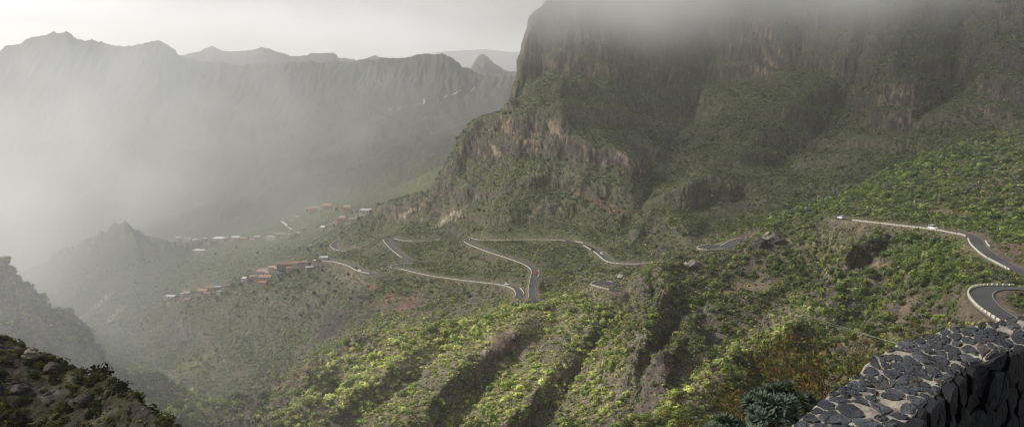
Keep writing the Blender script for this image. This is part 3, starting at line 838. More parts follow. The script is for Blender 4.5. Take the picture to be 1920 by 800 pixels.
def scatter():
    p00, p10, p11, p01 = VT[:-1, :-1], VT[1:, :-1], VT[1:, 1:], VT[:-1, 1:]
    area = np.linalg.norm(np.cross(p11 - p00, p01 - p10), axis=2) * .5
    mid = (p00 + p11) * .5
    y = mid[..., 1]
    vis = (VIS[:-1, :-1] | VIS[1:, 1:])
    vis = blur(blur(vis.astype(float), 3, 0), 3, 1) > .12
    px, py = project(mid)
    inframe = (px > -130) & (px < 2050) & (py > -30) & (py < 850)
    dens = np.interp(y, [18, 40, 130, 200, 350, 480, 520, 750, 1000, 1150, 1250], [.45, .62, .4, .3, .24, .24, .34, .30, .2, .12, 0.0])
    dens = dens * (y > 16) / (1 + 1.0 * P_lush[:-1, :-1] * (y > 120))
    mid_pad = Y
    cover_full = smooth(-.9, .0, n1 * .6 + n2 * .6)
    cover = smooth(-.78, .1, n1 * .6 + nb * .4 + n2 * .8 + P_lush * 1.6 + (mid_pad < 95) * .4 - .05)[:-1, :-1]
    bare = (1 - m_bare * .95) * (1 - rockm * .88) * (1 - m_pale * .6)
    r_ok = smooth(4.0, 6.5, rd)
    dens = dens * (.12 + .88 * cover) * (bare * r_ok)[:-1, :-1]
    dens = np.where(vis & inframe, dens, np.where(inframe & (y < 600), dens * .3, np.where(y < 420, dens * .12, 0)))
    lam = area * dens
    cnt = np.floor(lam + rng.random(lam.shape)).astype(int)
    cnt = np.minimum(cnt, 60)
    I, J = np.nonzero(cnt)
    rep = cnt[I, J]
    I = np.repeat(I, rep); J = np.repeat(J, rep)
    a = rng.random(len(I))[:, None]; b = rng.random(len(I))[:, None]
    P = (VT[I, J] * (1 - a) + VT[I + 1, J] * a) * (1 - b) + (VT[I, J + 1] * (1 - a) + VT[I + 1, J + 1] * a) * b
    D = P[:, 1]
    R = np.exp(rng.normal(0, .5, len(P))) * np.interp(D, [20, 60, 150, 350, 520, 700, 1100], [.42, .62, 1.05, 1.2, 1.0, .85, .8])
    R *= .8 + .7 * P_lush[I, J] * (D > 120) + .2 * np.clip(n1[I, J], -1, 1)
    R = np.clip(R, .25, 3.2)
    dr = rd[I, J]
    R = np.where(dr < 14, np.minimum(R, np.maximum(.3, (dr - 3.6) * .34)), R)
    # tint
    f = rng.random(len(P)) + .45 * n1[I, J] + .5 * nb[I, J]
    yel_sun = P_yel_sun[I, J]; lush = P_lush[I, J]
    w = np.stack([.25 + 1.5 * yel_sun, .8 + .8 * yel_sun + .5 * lush, .9 + 1.4 * lush, .8 * (1 - .7 * yel_sun) + 0 * f, .45 + .3 * (D > 450) - .3 * yel_sun, .14 + .25 * yel_sun], axis=1)
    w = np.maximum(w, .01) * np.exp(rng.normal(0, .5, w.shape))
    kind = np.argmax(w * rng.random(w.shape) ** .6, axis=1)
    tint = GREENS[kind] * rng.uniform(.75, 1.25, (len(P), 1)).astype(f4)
    tint = tint * (1 + 1.3 * np.minimum(yel_sun, 1))[:, None]  # shrubs on the sunny slopes brightened, sunlight put into the tint
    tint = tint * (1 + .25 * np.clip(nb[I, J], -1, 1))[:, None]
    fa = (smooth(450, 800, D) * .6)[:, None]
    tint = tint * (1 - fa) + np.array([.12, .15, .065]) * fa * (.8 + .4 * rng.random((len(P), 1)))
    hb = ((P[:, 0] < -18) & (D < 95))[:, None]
    tint = np.where(hb, tint * np.array([.42, .36, .4]), tint)  # near left hill: shade put into the shrub tint
    # a second, finer growth of tufts between the shrubs
    d2 = np.interp(y, [18, 40, 130, 250, 480, 600, 900, 1000], [1.2, 1.6, .9, .66, .55, .3, .12, 0]) * (y > 16)
    d2 = np.where(vis & inframe, d2, 0) * (bare * (.35 + .65 * cover_full) * r_ok)[:-1, :-1]
    c2 = np.minimum(np.floor(area * d2 + rng.random(area.shape)).astype(int), 80)
    I2, J2 = np.nonzero(c2); r2 = c2[I2, J2]; I2 = np.repeat(I2, r2); J2 = np.repeat(J2, r2)
    a = rng.random((len(I2), 1)); b = rng.random((len(I2), 1))
    P2 = (VT[I2, J2] * (1 - a) + VT[I2 + 1, J2] * a) * (1 - b) + (VT[I2, J2 + 1] * (1 - a) + VT[I2 + 1, J2 + 1] * a) * b
    R2 = np.exp(rng.normal(0, .4, len(P2))) * np.interp(P2[:, 1], [20, 100, 300, 900], [.16, .3, .46, .6])
    R2 = np.minimum(R2, np.maximum(.2, (rd[I2, J2] - 3.6) * .3))
    T2 = np.array([[.34, .31, .14], [.26, .28, .1], [.2, .21, .13], [.13, .15, .06], [.4, .4, .12]])[rng.integers(0, 5, len(P2))] * rng.uniform(.7, 1.25, (len(P2), 1))
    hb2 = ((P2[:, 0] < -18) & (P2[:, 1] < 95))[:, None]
    T2 = T2 * (1 + .8 * np.minimum(P_yel_sun[I2, J2], 1))[:, None]  # tufts brightened to stand for sunlight
    T2 = np.where(hb2, T2 * .4, T2)  # tufts of the near left hill darkened for its shade
    P = np.concatenate([P, P2]); R = np.concatenate([R, R2]); tint = np.concatenate([tint, T2]); kind = np.concatenate([kind, np.full(len(P2), 9)])
    return P, R, tint.astype(f4), kind


SP_, SR_, ST_, SK_ = scatter()
print('shrubs', len(SP_), (SK_ == 9).sum(), [int(((SP_[:, 1] > a) & (SP_[:, 1] <= b)).sum()) for a, b in ((0, 60), (60, 130), (130, 350), (350, 700), (700, 2000))])
spx, spy = project(SP_)
seen = (spx > 0) & (spx < 1920) & (spy > 0) & (spy < 800)
ci = np.clip(np.searchsorted(COLU, SP_[:, 0] / SP_[:, 1]), 0, NC - 1)
# nearest rows to tell whether the spot is in view
ri = np.array([np.searchsorted(LROW[c], math.log(d)) for c, d in zip(ci, SP_[:, 1])])
ri = np.clip(ri, 0, NR - 1)
seen &= VIS[ci, ri]
score = np.where(seen & (SK_ < 9), SR_ / SP_[:, 1], 0)
order = np.argsort(-score)
single = order[:300]
rest = np.setdiff1d(np.arange(len(SP_)), single)
cols24 = []
protos = {}
for v in range(5):
    q, sh = shrub_leaves(330, 500 + v, .12)
    for k in range(len(GREENS)):
        protos[(v, k)] = (q, sh)
proto_me = {}
for n_, i in enumerate(single):
    v, k = n_ % 5, int(SK_[i])
    dark = bool(SP_[i, 0] < -14 and SP_[i, 1] < 95)  # darker copies for the near left hill, shade put into the colour
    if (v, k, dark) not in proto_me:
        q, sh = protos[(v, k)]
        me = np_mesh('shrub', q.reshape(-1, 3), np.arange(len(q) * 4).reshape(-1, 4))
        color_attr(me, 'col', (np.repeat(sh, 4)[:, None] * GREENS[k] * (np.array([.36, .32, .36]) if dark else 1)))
        me.materials.append(M['leaf'])
        proto_me[(v, k, dark)] = me
    o = bpy.data.objects.new('shrub', proto_me[(v, k, dark)])
    C.objects.link(o)
    o.location = SP_[i] - np.array([0, 0, .08 * SR_[i]])
    o.rotation_euler = (0, 0, rng.uniform(0, 6.28))
    r_ = float(SR_[i]); o.scale = (r_, r_ * rng.uniform(.85, 1.15), r_ * rng.uniform(.75, 1.05))
    tag(o, 'rounded green shrub growing wild on the near slopes around the lookout', 'shrub', 'wild shrubs on the near slopes')


def shrub_mass(sel, n_leaf, size, nvar, seed):
    Vs, Cs = [], []
    var = rng.integers(0, nvar, len(sel))
    for v in range(nvar):
        s = sel[var == v]
        if not len(s): continue
        q, sh = shrub_leaves(n_leaf, seed + v, size)
        a = rng.uniform(0, 2 * math.pi, len(s)).astype(f4); ca, sa = np.cos(a)[:, None, None], np.sin(a)[:, None, None]
        R = SR_[s].astype(f4)[:, None, None]
        x = q[None, :, :, 0]; y = q[None, :, :, 1]; z = q[None, :, :, 2]
        hz = rng.uniform(.8, 1.15, len(s)).astype(f4)[:, None, None]
        V = np.stack([(x * ca - y * sa) * R, (x * sa + y * ca) * R, z * R * hz - .08 * R], axis=3) + SP_[s].astype(f4)[:, None, None, :]
        Vs.append(V.reshape(-1, 3))
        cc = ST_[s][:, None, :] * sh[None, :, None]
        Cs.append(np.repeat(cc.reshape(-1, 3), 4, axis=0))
    return np.concatenate(Vs), np.concatenate(Cs)


dR = SP_[rest][:, 1]
parts_v, parts_c = [], []
for lo, hi, n_leaf, size in ((0, 60, 26, .36), (60, 300, 12, .5), (300, 3000, 6, .66)):
    s = rest[(dR > lo) & (dR <= hi) & (SK_[rest] == 9)]
    if len(s):
        a, b = shrub_mass(s, n_leaf, size, 6, 700 + int(lo)); parts_v.append(a); parts_c.append(b)
for lo, hi, n_leaf, size in ((0, 60, 200, .15), (60, 130, 120, .19), (130, 300, 120, .2), (300, 510, 64, .27), (510, 700, 22, .42), (700, 3000, 12, .52)):
    s = rest[(dR > lo) & (dR <= hi) & (SK_[rest] < 9)]
    if len(s):
        a, b = shrub_mass(s, n_leaf, size, 6, 900 + int(lo)); parts_v.append(a); parts_c.append(b)
V = np.concatenate(parts_v); Cc = np.concatenate(parts_c)
me = np_mesh('shrubbery', V, np.arange(len(V)).reshape(-1, 4))
color_attr(me, 'col', Cc)
o = link_mesh('shrubbery', me, M['leaf'])
tag(o, kind='stuff')
print('shrub faces', len(V) // 4, round(time.time() - T0, 1))
del V, Cc, parts_v, parts_c


# ------------------------------------------------------------------ rubble on the bare slopes
def rubble():
    mid = VT[:-1, :-1]; y = mid[..., 1]
    p10, p01 = VT[1:, :-1], VT[:-1, 1:]
    area = np.linalg.norm(np.cross(p10 - mid, p01 - mid), axis=2)
    px, py = project(mid)
    k = (VIS[:-1, :-1]) & (px > -60) & (px < 1980) & (py < 830) & (y > 40) & (y < 520)
    hillb = (px < 360) & (y < 95)
    d = np.where(hillb, 1.0, .05) * smooth(-.1, .5, (n2 + n3 * .4)[:-1, :-1] + hillb * .25)
    d = d + .25 * (rockm + m_bare * .6)[:-1, :-1] * (y < 520)
    lam = area * d * k * smooth(5, 8, rd)[:-1, :-1]
    cnt = np.minimum(np.floor(lam + rng.random(lam.shape)).astype(int), 12)
    I, J = np.nonzero(cnt); r_ = cnt[I, J]; I = np.repeat(I, r_); J = np.repeat(J, r_)
    a = rng.random((len(I), 1)); b = rng.random((len(I), 1))
    P = VT[I, J] * (1 - a) * (1 - b) + VT[I + 1, J] * a * (1 - b) + VT[I, J + 1] * (1 - a) * b + VT[I + 1, J + 1] * a * b
    s_ = np.exp(rng.normal(0, .55, len(P))) * np.where((P[:, 0] < -8) & (P[:, 1] < 95), .17, .32)
    s_ = np.minimum(s_, 1.3)
    bm = bmesh.new(); bmesh.ops.create_icosphere(bm, subdivisions=1, radius=1)
    ico = np.array([tuple(v.co) for v in bm.verts]); tri = np.array([[v.index for v in f.verts] for f in bm.faces]); bm.free()
    sh = [ico * rng.uniform(.6, 1.25, (len(ico), 1)) * np.array([1, .8, .62]) for _ in range(8)]
    w = rng.integers(0, 8, len(P)); an = rng.uniform(0, 6.28, len(P))
    base_ = np.stack(sh)[w]
    x = base_[..., 0] * np.cos(an)[:, None] - base_[..., 1] * np.sin(an)[:, None]
    yv = base_[..., 0] * np.sin(an)[:, None] + base_[..., 1] * np.cos(an)[:, None]
    V = np.stack([x, yv, base_[..., 2]], axis=2) * s_[:, None, None] + P[:, None, :]
    F = tri[None] + (np.arange(len(P)) * len(ico))[:, None, None]
    me = np_mesh('rubble', V.reshape(-1, 3), F.reshape(-1, 3))
    dk = np.where((P[:, 0] < -14) & (P[:, 1] < 95), .5, 1.0)[:, None]  # stones on the near left hill darkened to stand for its shade
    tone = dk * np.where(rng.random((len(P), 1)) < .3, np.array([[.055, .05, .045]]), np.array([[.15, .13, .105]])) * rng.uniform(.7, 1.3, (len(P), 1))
    color_attr(me, 'col', np.repeat(tone, len(ico), axis=0))
    o = link_mesh('rubble', me, M['ground']); tag(o, kind='stuff')
    print('rubble', len(P))


rubble()
# ------------------------------------------------------------------ roads
def frame_of(L):
    d = np.gradient(L, axis=0); d[:, 2] = 0
    d /= np.linalg.norm(d, axis=1)[:, None] + 1e-9
    left = np.stack([-d[:, 1], d[:, 0], d[:, 2] * 0], axis=1)
    return d, left


def strip(name, L, left, o0, o1, z, m):
    k = len(L)
    V = np.concatenate([L + left * o0, L + left * o1]) + np.array([0, 0, z])
    F = np.array([(i, i + 1, k + i + 1, k + i) for i in range(k - 1)])
    o = link_mesh(name, np_mesh(name, V, F), m)
    tag(o, kind='structure')
    return o


M['track'] = mat('track', (.5, .48, .43), .95, noise=[(.2, .8, 1.1)])
for name, r in ROADS.items():
    L = r['line']
    if name in ('far_road', 'far_track'):
        # lay it on the mountainside
        P = []
        for p in L[::6]:
            z = ground_z(p[0], p[1]); P.append((p[0], p[1], z + 1.2))
        L = np.array(P)
        d, left = frame_of(L)
        strip('road', L, left, 1.9, -1.9, 0.5, M['track'])
        r['line'] = L; r['left'] = left
        continue
    d, left = frame_of(L)
    r['left'] = left; r['dir'] = d
    h = r['w'] / 2
    strip('road', L, left, h, -h, 0.10, M['asphalt'] if name != 'valley_road' else M['track'])
    if name in ('near_hairpin', 'upper_road', 'crest_road', 'far_zigzag', 'lower_zigzag', 'loop_road'):
        for s in (1, -1):
            strip('road_marking', L, left, s * (h - .35) + .06, s * (h - .35) - .06, 0.125, M['white_line'])

# parapets: (road, from, to, side, label, blocks as parts)
PARAPETS = [
    ('near_hairpin', .14, .93, 1, 'white block parapet curving round the nearest hairpin bend above the lookout wall', True),
    ('upper_road', .10, .44, 1, 'white block parapet along the descending bend beside the thin leaning pole', True),
    ('upper_road', .47, .97, 1, 'long white block parapet of the straight road with the white van', True),
    ('upper_road', .345, .42, -1, 'short white block parapet on the hill side of the upper bend', True),
    ('crest_road', .0, .42, -1, 'white parapet of the short road piece right of the crest hairpin', True),
    ('crest_road', .46, 1, 1, 'white parapet round the small hairpin on the wooded crest', True),
    ('spur_hairpin', .06, .95, -1, 'yellowish white parapet round the lone hairpin tip on the sunlit spur', True),
    ('far_zigzag', .0, .19, 1, 'white block parapet at the right end of the zigzag road behind the crest', False),
    ('far_zigzag', .2, .245, 1, 'white parapet on the short curve where the white car climbs', False),
    ('far_zigzag', .262, .295, -1, 'short white parapet on the hill side above the climbing white car', False),
    ('far_zigzag', .30, .545, 1, 'long level white parapet of the upper straight of the zigzag road', False),
    ('far_zigzag', .555, .985, -1, 'white parapet down the diagonal stretch towards the red car', False),
    ('far_zigzag', .83, .87, 1, 'stub of white parapet beside the red car at the bend', False),
    ('lower_zigzag', .02, .80, 1, 'white parapet along the lower straight with the white car at its right end', False),
    ('lower_zigzag', .04, .15, -1, 'short white parapet on the outside of the lower right bend', False),
    ('lower_zigzag', .80, 1, 1, 'white parapet round the lower left hairpin', False),
    ('loop_road', .16, .58, 1, 'white parapet down the outside of the left loop of the road', False),
    ('loop_road', .66, .98, -1, 'white parapet beside the lone power pole on the upper left straight', False),
    ('village_road', .06, .66, 1, 'thin white parapet of the road running down to the village', False),
    ('bend_road', .02, .80, -1, 'small curved white parapet on the slope above the village road', False),
    ('valley_road', .05, .4, 1, 'white roadside parapet next to the grey roofed building', False),
]


def parapet(road, a, b, side, label, fine):
    r = ROADS[road]; L = r['line']; n = len(L)
    i0, i1 = int(a * (n - 1)), int(b * (n - 1))
    if road == 'upper_road' and b > .9:
        i1 = int(np.nonzero(project(L)[0] > 1602)[0].max())
    off = side * (r['w'] / 2 + .45)
    P = (L + r['left'] * off)[i0:i1 + 1]
    if len(P) < 2: return
    dist = np.concatenate([[0], np.cumsum(np.linalg.norm(np.diff(P, axis=0), axis=1))])
    pos = lambda s: np.array([np.interp(s, dist, P[:, k]) for k in range(3)])
    base = P[len(P) // 2].copy()
    step = 2.2 if fine else 4.0
    blen = 1.65 if fine else 3.4
    ht = .5 if fine else .5
    th = .4 if fine else .42
    nb_ = int(dist[-1] / step)
    t = None
    foot = MB(); blocks = MB()
    if fine:
        t = thing('parapet_wall', label, 'parapet wall', base, 0, 'low white parapets of the mountain road')
    for q in range(max(1, int(dist[-1] / 2.2))):
        s0, s1 = q * 2.2, min(dist[-1], (q + 1) * 2.2)
        A, B = Vector(pos(s0)), Vector(pos(s1)); m = (A + B) / 2 - Vector(base); dv = (B - A)
        if dv.length < .1: continue
        rot = dv.to_track_quat('X', 'Z').to_matrix()
        foot.box(m + Vector((0, 0, -.25)), (dv.length + .02, th * .9, 1.1), rot)
    for q in range(nb_):
        s = q * step + step * .5
        A, B = Vector(pos(s - blen / 2)), Vector(pos(s + blen / 2))
        dv = B - A
        rot = dv.to_track_quat('X', 'Z').to_matrix()
        c = (A + B) / 2 - Vector(base) + Vector((0, 0, .54 if fine else .5))
        hj = ht * random.uniform(.9, 1.1)
        if fine:
            mb = MB(); mb.box((0, 0, 0), (blen, th, hj), None, .94)
            o = mb.build('block', M['whitewash'], t, bevel=.03)
            o.location = c; o.rotation_euler = rot.to_euler()
            o.rotation_euler.z += random.uniform(-.03, .03)
        else:
            blocks.box(c, (blen, th, ht), rot, .94)
    if fine:
        foot.build('footing', M['stone_wall'], t)
    else:
        foot.v += []; k = len(foot.v)
        blocks.f = [tuple(k + i for i in f) for f in blocks.f]
        nf = len(foot.f)
        foot.v += blocks.v; foot.f += blocks.f
        me = foot.mesh('parapet_wall')
        me.materials.append(M['whitewash']); me.materials.append(M['stone_wall'])
        for q, p_ in enumerate(me.polygons): p_.material_index = 1 if q < nf else 0
        o = link_mesh('parapet_wall', me)
        o.location = base
        tag(o, label, 'parapet wall', 'low white parapets of the mountain road')


for p in PARAPETS:
    parapet(*p)

# ------------------------------------------------------------------ cars
def make_car(name, label, cat, paint, prof, cab, L, W, ride):
    """prof: side outline (x forward, z up) of the body, cab: of the glasshouse"""
    t = thing(name, label, cat, (0, 0, 0))
    b = MB().prism(prof, -W / 2, W / 2).build('body', paint, t, bevel=.05)
    g = MB().prism(cab, -W / 2 + .1, W / 2 - .1).build('glasshouse', M['glass'], t)
    xs = [c[0] for c in cab]; zt = max(c[1] for c in cab)
    top = [c for c in cab if c[1] > zt - .12]
    x0, x1 = min(c[0] for c in top), max(c[0] for c in top)
    MB().box(((x0 + x1) / 2, 0, zt + .03), (x1 - x0 + .12, W - .2, .07)).build('roof', paint, t, bevel=.02)
    pil = MB()
    zb = min(c[1] for c in cab)
    for x in (x0 + .05, (x0 + x1) / 2, x1 - .05):
        for s in (-1, 1):
            pil.box((x, s * (W / 2 - .1), (zb + zt) / 2), (.09, .05, zt - zb))
    pil.build('pillars', paint, t)
    for sx in (.31, -.30):
        for s in (-1, 1):
            w_ = MB().tube([(sx * L, s * (W / 2 - .16), .32), (sx * L, s * (W / 2 + .02), .32)], [.32, .32], 14).build('wheel', M['tyre'], t)
            MB().tube([(sx * L, s * (W / 2 + .005), .32), (sx * L, s * (W / 2 + .035), .32)], [.2, .18], 10).build('rim', M['rim'], w_)
    for s in (-1, 1):
        MB().box((L / 2 - .03, s * (W / 2 - .28), .68), (.1, .32, .14)).build('headlight', M['lamp'], t)
        MB().box((-L / 2 + .02, s * (W / 2 - .2), .78), (.08, .2, .24)).build('rear_light', M['rear_lamp'], t)
        MB().box((x1 + .15, s * (W / 2 + .09), zb + .1), (.1, .16, .12)).build('mirror', paint, t)
    MB().box((L / 2 - .01, 0, .38), (.12, W * .92, .16)).build('bumper', M['tyre'], t)
    return t


HATCH = ([(-2.0, .3), (-2.05, .75), (-1.95, 1.0), (.75, .98), (1.75, .82), (2.0, .62), (2.02, .3)], [(-1.9, .98), (-1.55, 1.42), (.05, 1.42), (.85, .98)], 4.05, 1.72, 0)
SUV = ([(-2.15, .38), (-2.2, .85), (-2.1, 1.08), (.9, 1.06), (1.95, .96), (2.2, .75), (2.22, .38)], [(-2.08, 1.06), (-1.85, 1.68), (.25, 1.68), (.98, 1.06)], 4.4, 1.82, 0)
VAN = ([(-2.3, .35), (-2.35, 1.0), (-2.3, 1.2), (1.2, 1.18), (2.15, .95), (2.35, .7), (2.36, .35)], [(-2.28, 1.18), (-2.15, 1.88), (.75, 1.88), (1.45, 1.18)], 4.7, 1.86, 0)


def put_car(road, px, kind, paint, name, label, cat, off, flip=False):
    r = ROADS[road]; L = r['line']
    X_, Y_ = project(L)
    i = int(np.argmin(np.hypot(X_ - px[0], Y_ - px[1])))
    i = min(max(i, 1), len(L) - 2)
    p = L[i] + r['left'][i] * off
    t = make_car(name, label, cat, paint, *kind)
    d = r['dir'][i]
    slope = (L[i + 1][2] - L[i - 1][2]) / (np.linalg.norm((L[i + 1] - L[i - 1])[:2]) + 1e-6)
    t.location = (p[0], p[1], p[2] + .11)
    t.rotation_euler = (0, -math.atan(slope) * (-1 if flip else 1), math.atan2(d[1], d[0]) + (math.pi if flip else 0))
    return t


put_car('upper_road', (1580, 411), SUV, M['car_white'], 'parked_car', 'white estate car at the far left end of the straight parapet', 'car', .9)
put_car('upper_road', (1753, 430), VAN, M['car_white'], 'passenger_van', 'white passenger van with a row of dark windows on the straight road', 'van', 1.0, True)
put_car('far_zigzag', (1003, 512), HATCH, M['car_red'], 'small_car', 'red car coming round the bend of the diagonal road', 'car', .9, False)
put_car('far_zigzag', (1126, 477), HATCH, M['car_white'], 'small_car', 'white car on the short curve of the zigzag road', 'car', -.8, True)
put_car('far_zigzag', (1113, 469), HATCH, M['car_dark'], 'small_car', 'dark car just ahead of the white car on the short curve', 'car', 1.0, False)
put_car('lower_zigzag', (950, 533), SUV, M['car_white'], 'parked_car', 'white car near the right end of the lower straight', 'car', -1.0, True)
put_car('loop_road', (820, 452), VAN, M['car_white'], 'passenger_van', 'white van beside the lone pole on the upper left road', 'van', .6, True)
put_car('village_road', (667, 503), HATCH, M['car_dark'], 'small_car', 'dark car in the kink of the road down to the village', 'car', -.8)
put_car('village_road', (676, 507), HATCH, M['car_white'], 'small_car', 'white car behind the dark one on the village road', 'car', .8, True)
put_car('village_road', (594, 489), VAN, M['car_white'], 'passenger_van', 'white van parked in front of the grey roofed roadside house', 'van', 2.2)
put_car('village_road', (606, 488), VAN, M['car_white'], 'passenger_van', 'second white van parked at the roadside house, nearer the bend', 'van', 2.2)

# ------------------------------------------------------------------ poles and wires
def pole(base, h, label, arms=True, lean=0.0):
    t = thing('utility_pole', label, 'utility pole', base, 0, 'wooden power poles on the slopes')
    MB().tube([(0, 0, -.6), (lean * .5, 0, h * .5), (lean, 0, h)], [.16, .14, .10], 8).build('mast', M['pole'], t)
    if arms:
        a = MB().box((lean, 0, h - .5), (1.8, .12, .14)).build('crossarm', M['pole'], t)
        for x in (-.8, .8):
            MB().tube([(lean + x, 0, h - .43), (lean + x, 0, h - .15)], [.07, .05], 6).build('insulator', M['rim'], a)
    return Vector(base) + Vector((lean, 0, h - .2))


def wire(A, B, sag, label, th=.014):
    pts = []
    for k in range(33):
        t = k / 32
        p = A.lerp(B, t); p.z -= sag * 4 * t * (1 - t); pts.append(p - A)
    o = MB().tube(pts, [th] * 33, 4).build('power_line', M['wire'])
    o.location = A
    tag(o, label, 'power line', 'overhead power lines across the valley')


gA = ground_px(833, 480) or at(833, 480, 770)
tA = pole(gA, 12.5, 'pole beside the white van on the upper left road')
gB = ground_px(1284, 494) or at(1284, 492, 455)
tB = pole(gB, 10.0, 'tall pole on the rocky crest left of the small hairpin')
gC = ground_px(1854, 514) or at(1854, 514, 290)
pole(gC, 6.6, 'dark leaning pole below the descending bend on the right', False, .5)
gD = ground_px(1795, 574) or at(1795, 574, 190)
pole(gD, 4.6, 'thin brown pole left of the nearest hairpin', False)
gE = at(1990, 715, 32); hE = gE.z; gE.z = ground_z(gE.x, gE.y)
tE = pole(gE, max(3.0, hE - gE.z), 'pole hidden low behind the lookout wall')
for k, s in enumerate((-.8, .8)):
    wire(tA + Vector((s, 0, 0)), tB + Vector((s, 0, 0)), 15 + 3 * k, ('upper' if k else 'lower') + ' wire sagging between the two far poles above the zigzag road')
    wire(tB + Vector((s, 0, 0)), tE + Vector((s, 0, 0)), 5 + 2.0 * k, ('left' if k else 'right') + ' wire running down from the crest pole towards the lookout wall')
# ------------------------------------------------------------------ houses
HOUSE_N = 0


def house(px, py, wpx, hpx, roof, wall, label, kind='gable', rz=None, cat='house', name='house', storeys=1):
    """wpx: picture width of the house; hpx: of wall plus roof; set on the ground it is seen on"""
    global HOUSE_N
    HOUSE_N += 1
    r = random.Random(HOUSE_N * 31 + 5)
    g = ground_px(px, py + hpx * .5)
    if g is None: return
    k = g.y / FPX
    w = wpx * k; H = max(2.6, hpx * k * .95)
    dp = max(4.5, min(w * .7, 8.5))
    if rz is None: rz = r.uniform(-.25, .25)
    # rest on the lowest corner of its plot
    zs = [ground_z(g.x + a * w * .4, g.y + b * dp * .4) for a in (-1, 0, 1) for b in (-1, 0, 1)]
    z0 = float(np.median(zs))
    t = thing(name, label, cat, (g.x, g.y, z0), rz, 'houses of the village and its terraces')
    hw = H * (.62 if kind in ('gable', 'hip') else .92)
    MB().box((0, 0, hw / 2 - 1.5), (w, dp, hw + 3.0)).build('wall', M[wall], t)
    ov = .35
    if kind == 'gable':
        rh = H - hw
        o = MB()
        a, b = w / 2 + ov, dp / 2 + ov
        o.poly([(-a, -b, hw - .1), (a, -b, hw - .1), (a, b, hw - .1), (-a, b, hw - .1), (-a, 0, hw + rh), (a, 0, hw + rh)],
               [(0, 1, 5, 4), (2, 3, 4, 5), (0, 4, 3), (1, 2, 5), (3, 2, 1, 0)])
        rf = o.build('roof', M[roof], t)
        if w > 7: MB().box((w * .28, dp * .12, hw + rh * .9), (.6, .6, 1.3)).build('chimney', M[wall], rf)
    elif kind == 'hip':
        rh = H - hw; a, b = w / 2 + ov, dp / 2 + ov; c = max(.3, a - b)
        MB().poly([(-a, -b, hw - .1), (a, -b, hw - .1), (a, b, hw - .1), (-a, b, hw - .1), (-c, 0, hw + rh), (c, 0, hw + rh)],
                  [(0, 1, 5, 4), (2, 3, 4, 5), (0, 4, 3), (1, 2, 5), (3, 2, 1, 0)]).build('roof', M[roof], t)
    elif kind == 'shed':
        a, b = w / 2 + ov, dp / 2 + ov
        MB().poly([(-a, -b, hw * .78), (a, -b, hw * .78), (a, b, hw * 1.12), (-a, b, hw * 1.12), (-a, -b, hw * .78 + .2), (a, -b, hw * .78 + .2), (a, b, hw * 1.12 + .2), (-a, b, hw * 1.12 + .2)],
                  [(3, 2, 1, 0), (4, 5, 6, 7), (0, 1, 5, 4), (1, 2, 6, 5), (2, 3, 7, 6), (3, 0, 4, 7)]).build('roof', M[roof], t)
    else:
        rf = MB().box((0, 0, hw + .1), (w + .5, dp + .5, .24)).build('roof', M[roof], t)
        MB().box((0, -dp / 2 - .16, hw + .45), (w + .5, .18, .5)).build('roof_parapet', M[wall], rf)
    nwin = max(1, int(w / 3.2))
    for i in range(nwin):
        x = -w / 2 + w * (i + .5) / nwin
        if i == nwin // 2 and nwin > 1:
            d_ = MB().box((x, -dp / 2 - .04, 1.0), (.95, .1, 2.0)).build('door', M['wood'], t)
        else:
            f = MB().box((x, -dp / 2 - .03, min(hw - .8, 1.6)), (1.15, .08, 1.15)).build('window', M['white_wall'], t)
            MB().box((x, -dp / 2 - .08, min(hw - .8, 1.6)), (.95, .04, .95)).build('pane', M['window'], f)
    return t


H_ = house
# tip of the village spur
H_(312, 558, 20, 5, 'pale_roof', 'white_wall', 'low white flat house, last one at the tip of the village spur', 'flat')
H_(344, 549, 13, 9, 'salmon_tile', 'cream_wall', 'small salmon roofed house near the tip of the spur, upper of two', 'gable')
H_(343, 561, 10, 8, 'terracotta', 'pink_wall', 'pink walled house just below the small salmon roofed one', 'gable')
H_(333, 554, 5, 8, 'pale_roof', 'white_wall', 'narrow white tower house beside the small salmon roofed house', 'flat')
H_(374, 545, 20, 9, 'orange_tile', 'pink_wall', 'house with the brightest orange roof on the lower spur', 'gable')
H_(387, 540, 13, 7, 'orange_tile', 'cream_wall', 'smaller orange roof directly right of the brightest orange roof', 'gable')
H_(382, 551, 10, 7, 'terracotta', 'pink_wall', 'terracotta cottage below the brightest orange roof', 'gable')
H_(402, 542, 12, 6, 'grey_roof', 'stone_wall', 'grey stone shed between the orange roofs and the main hamlet', 'shed')
H_(405, 550, 8, 5, 'pale_roof', 'white_wall', 'pale little house under the grey stone shed', 'flat')
# main hamlet
H_(471, 519, 16, 9, 'orange_tile', 'pink_wall', 'orange gabled house at the left end of the main hamlet', 'gable', .35)
H_(491, 508, 30, 12, 'salmon_tile', 'white_wall', 'long white house with a pinkish roof at the top of the main hamlet', 'hip')
H_(508, 504, 14, 8, 'salmon_tile', 'cream_wall', 'cream house joined to the right of the long white house', 'gable')
H_(530, 500, 28, 12, 'brown_tile', 'stone_wall', 'big stone house with a long brown roof in the main hamlet', 'gable')
H_(553, 496, 16, 9, 'terracotta', 'cream_wall', 'stepped terracotta roofs right of the big brown roofed house', 'gable')
H_(569, 499, 20, 9, 'brown_tile', 'stone_wall', 'brown hipped house at the right end of the main hamlet', 'hip', -.3)
H_(493, 523, 22, 8, 'orange_tile', 'pink_wall', 'long orange roofed house in front of the long white house', 'gable')
H_(489, 532, 14, 7, 'orange_tile', 'pink_wall', 'lowest orange roofed house of the main hamlet', 'gable')
H_(497, 516, 10, 5, 'pale_roof', 'white_wall', 'white terrace house between the pinkish and the orange roofs', 'flat')
H_(452, 523, 8, 6, 'pale_roof', 'white_wall', 'lone white hut left of the main hamlet', 'shed')
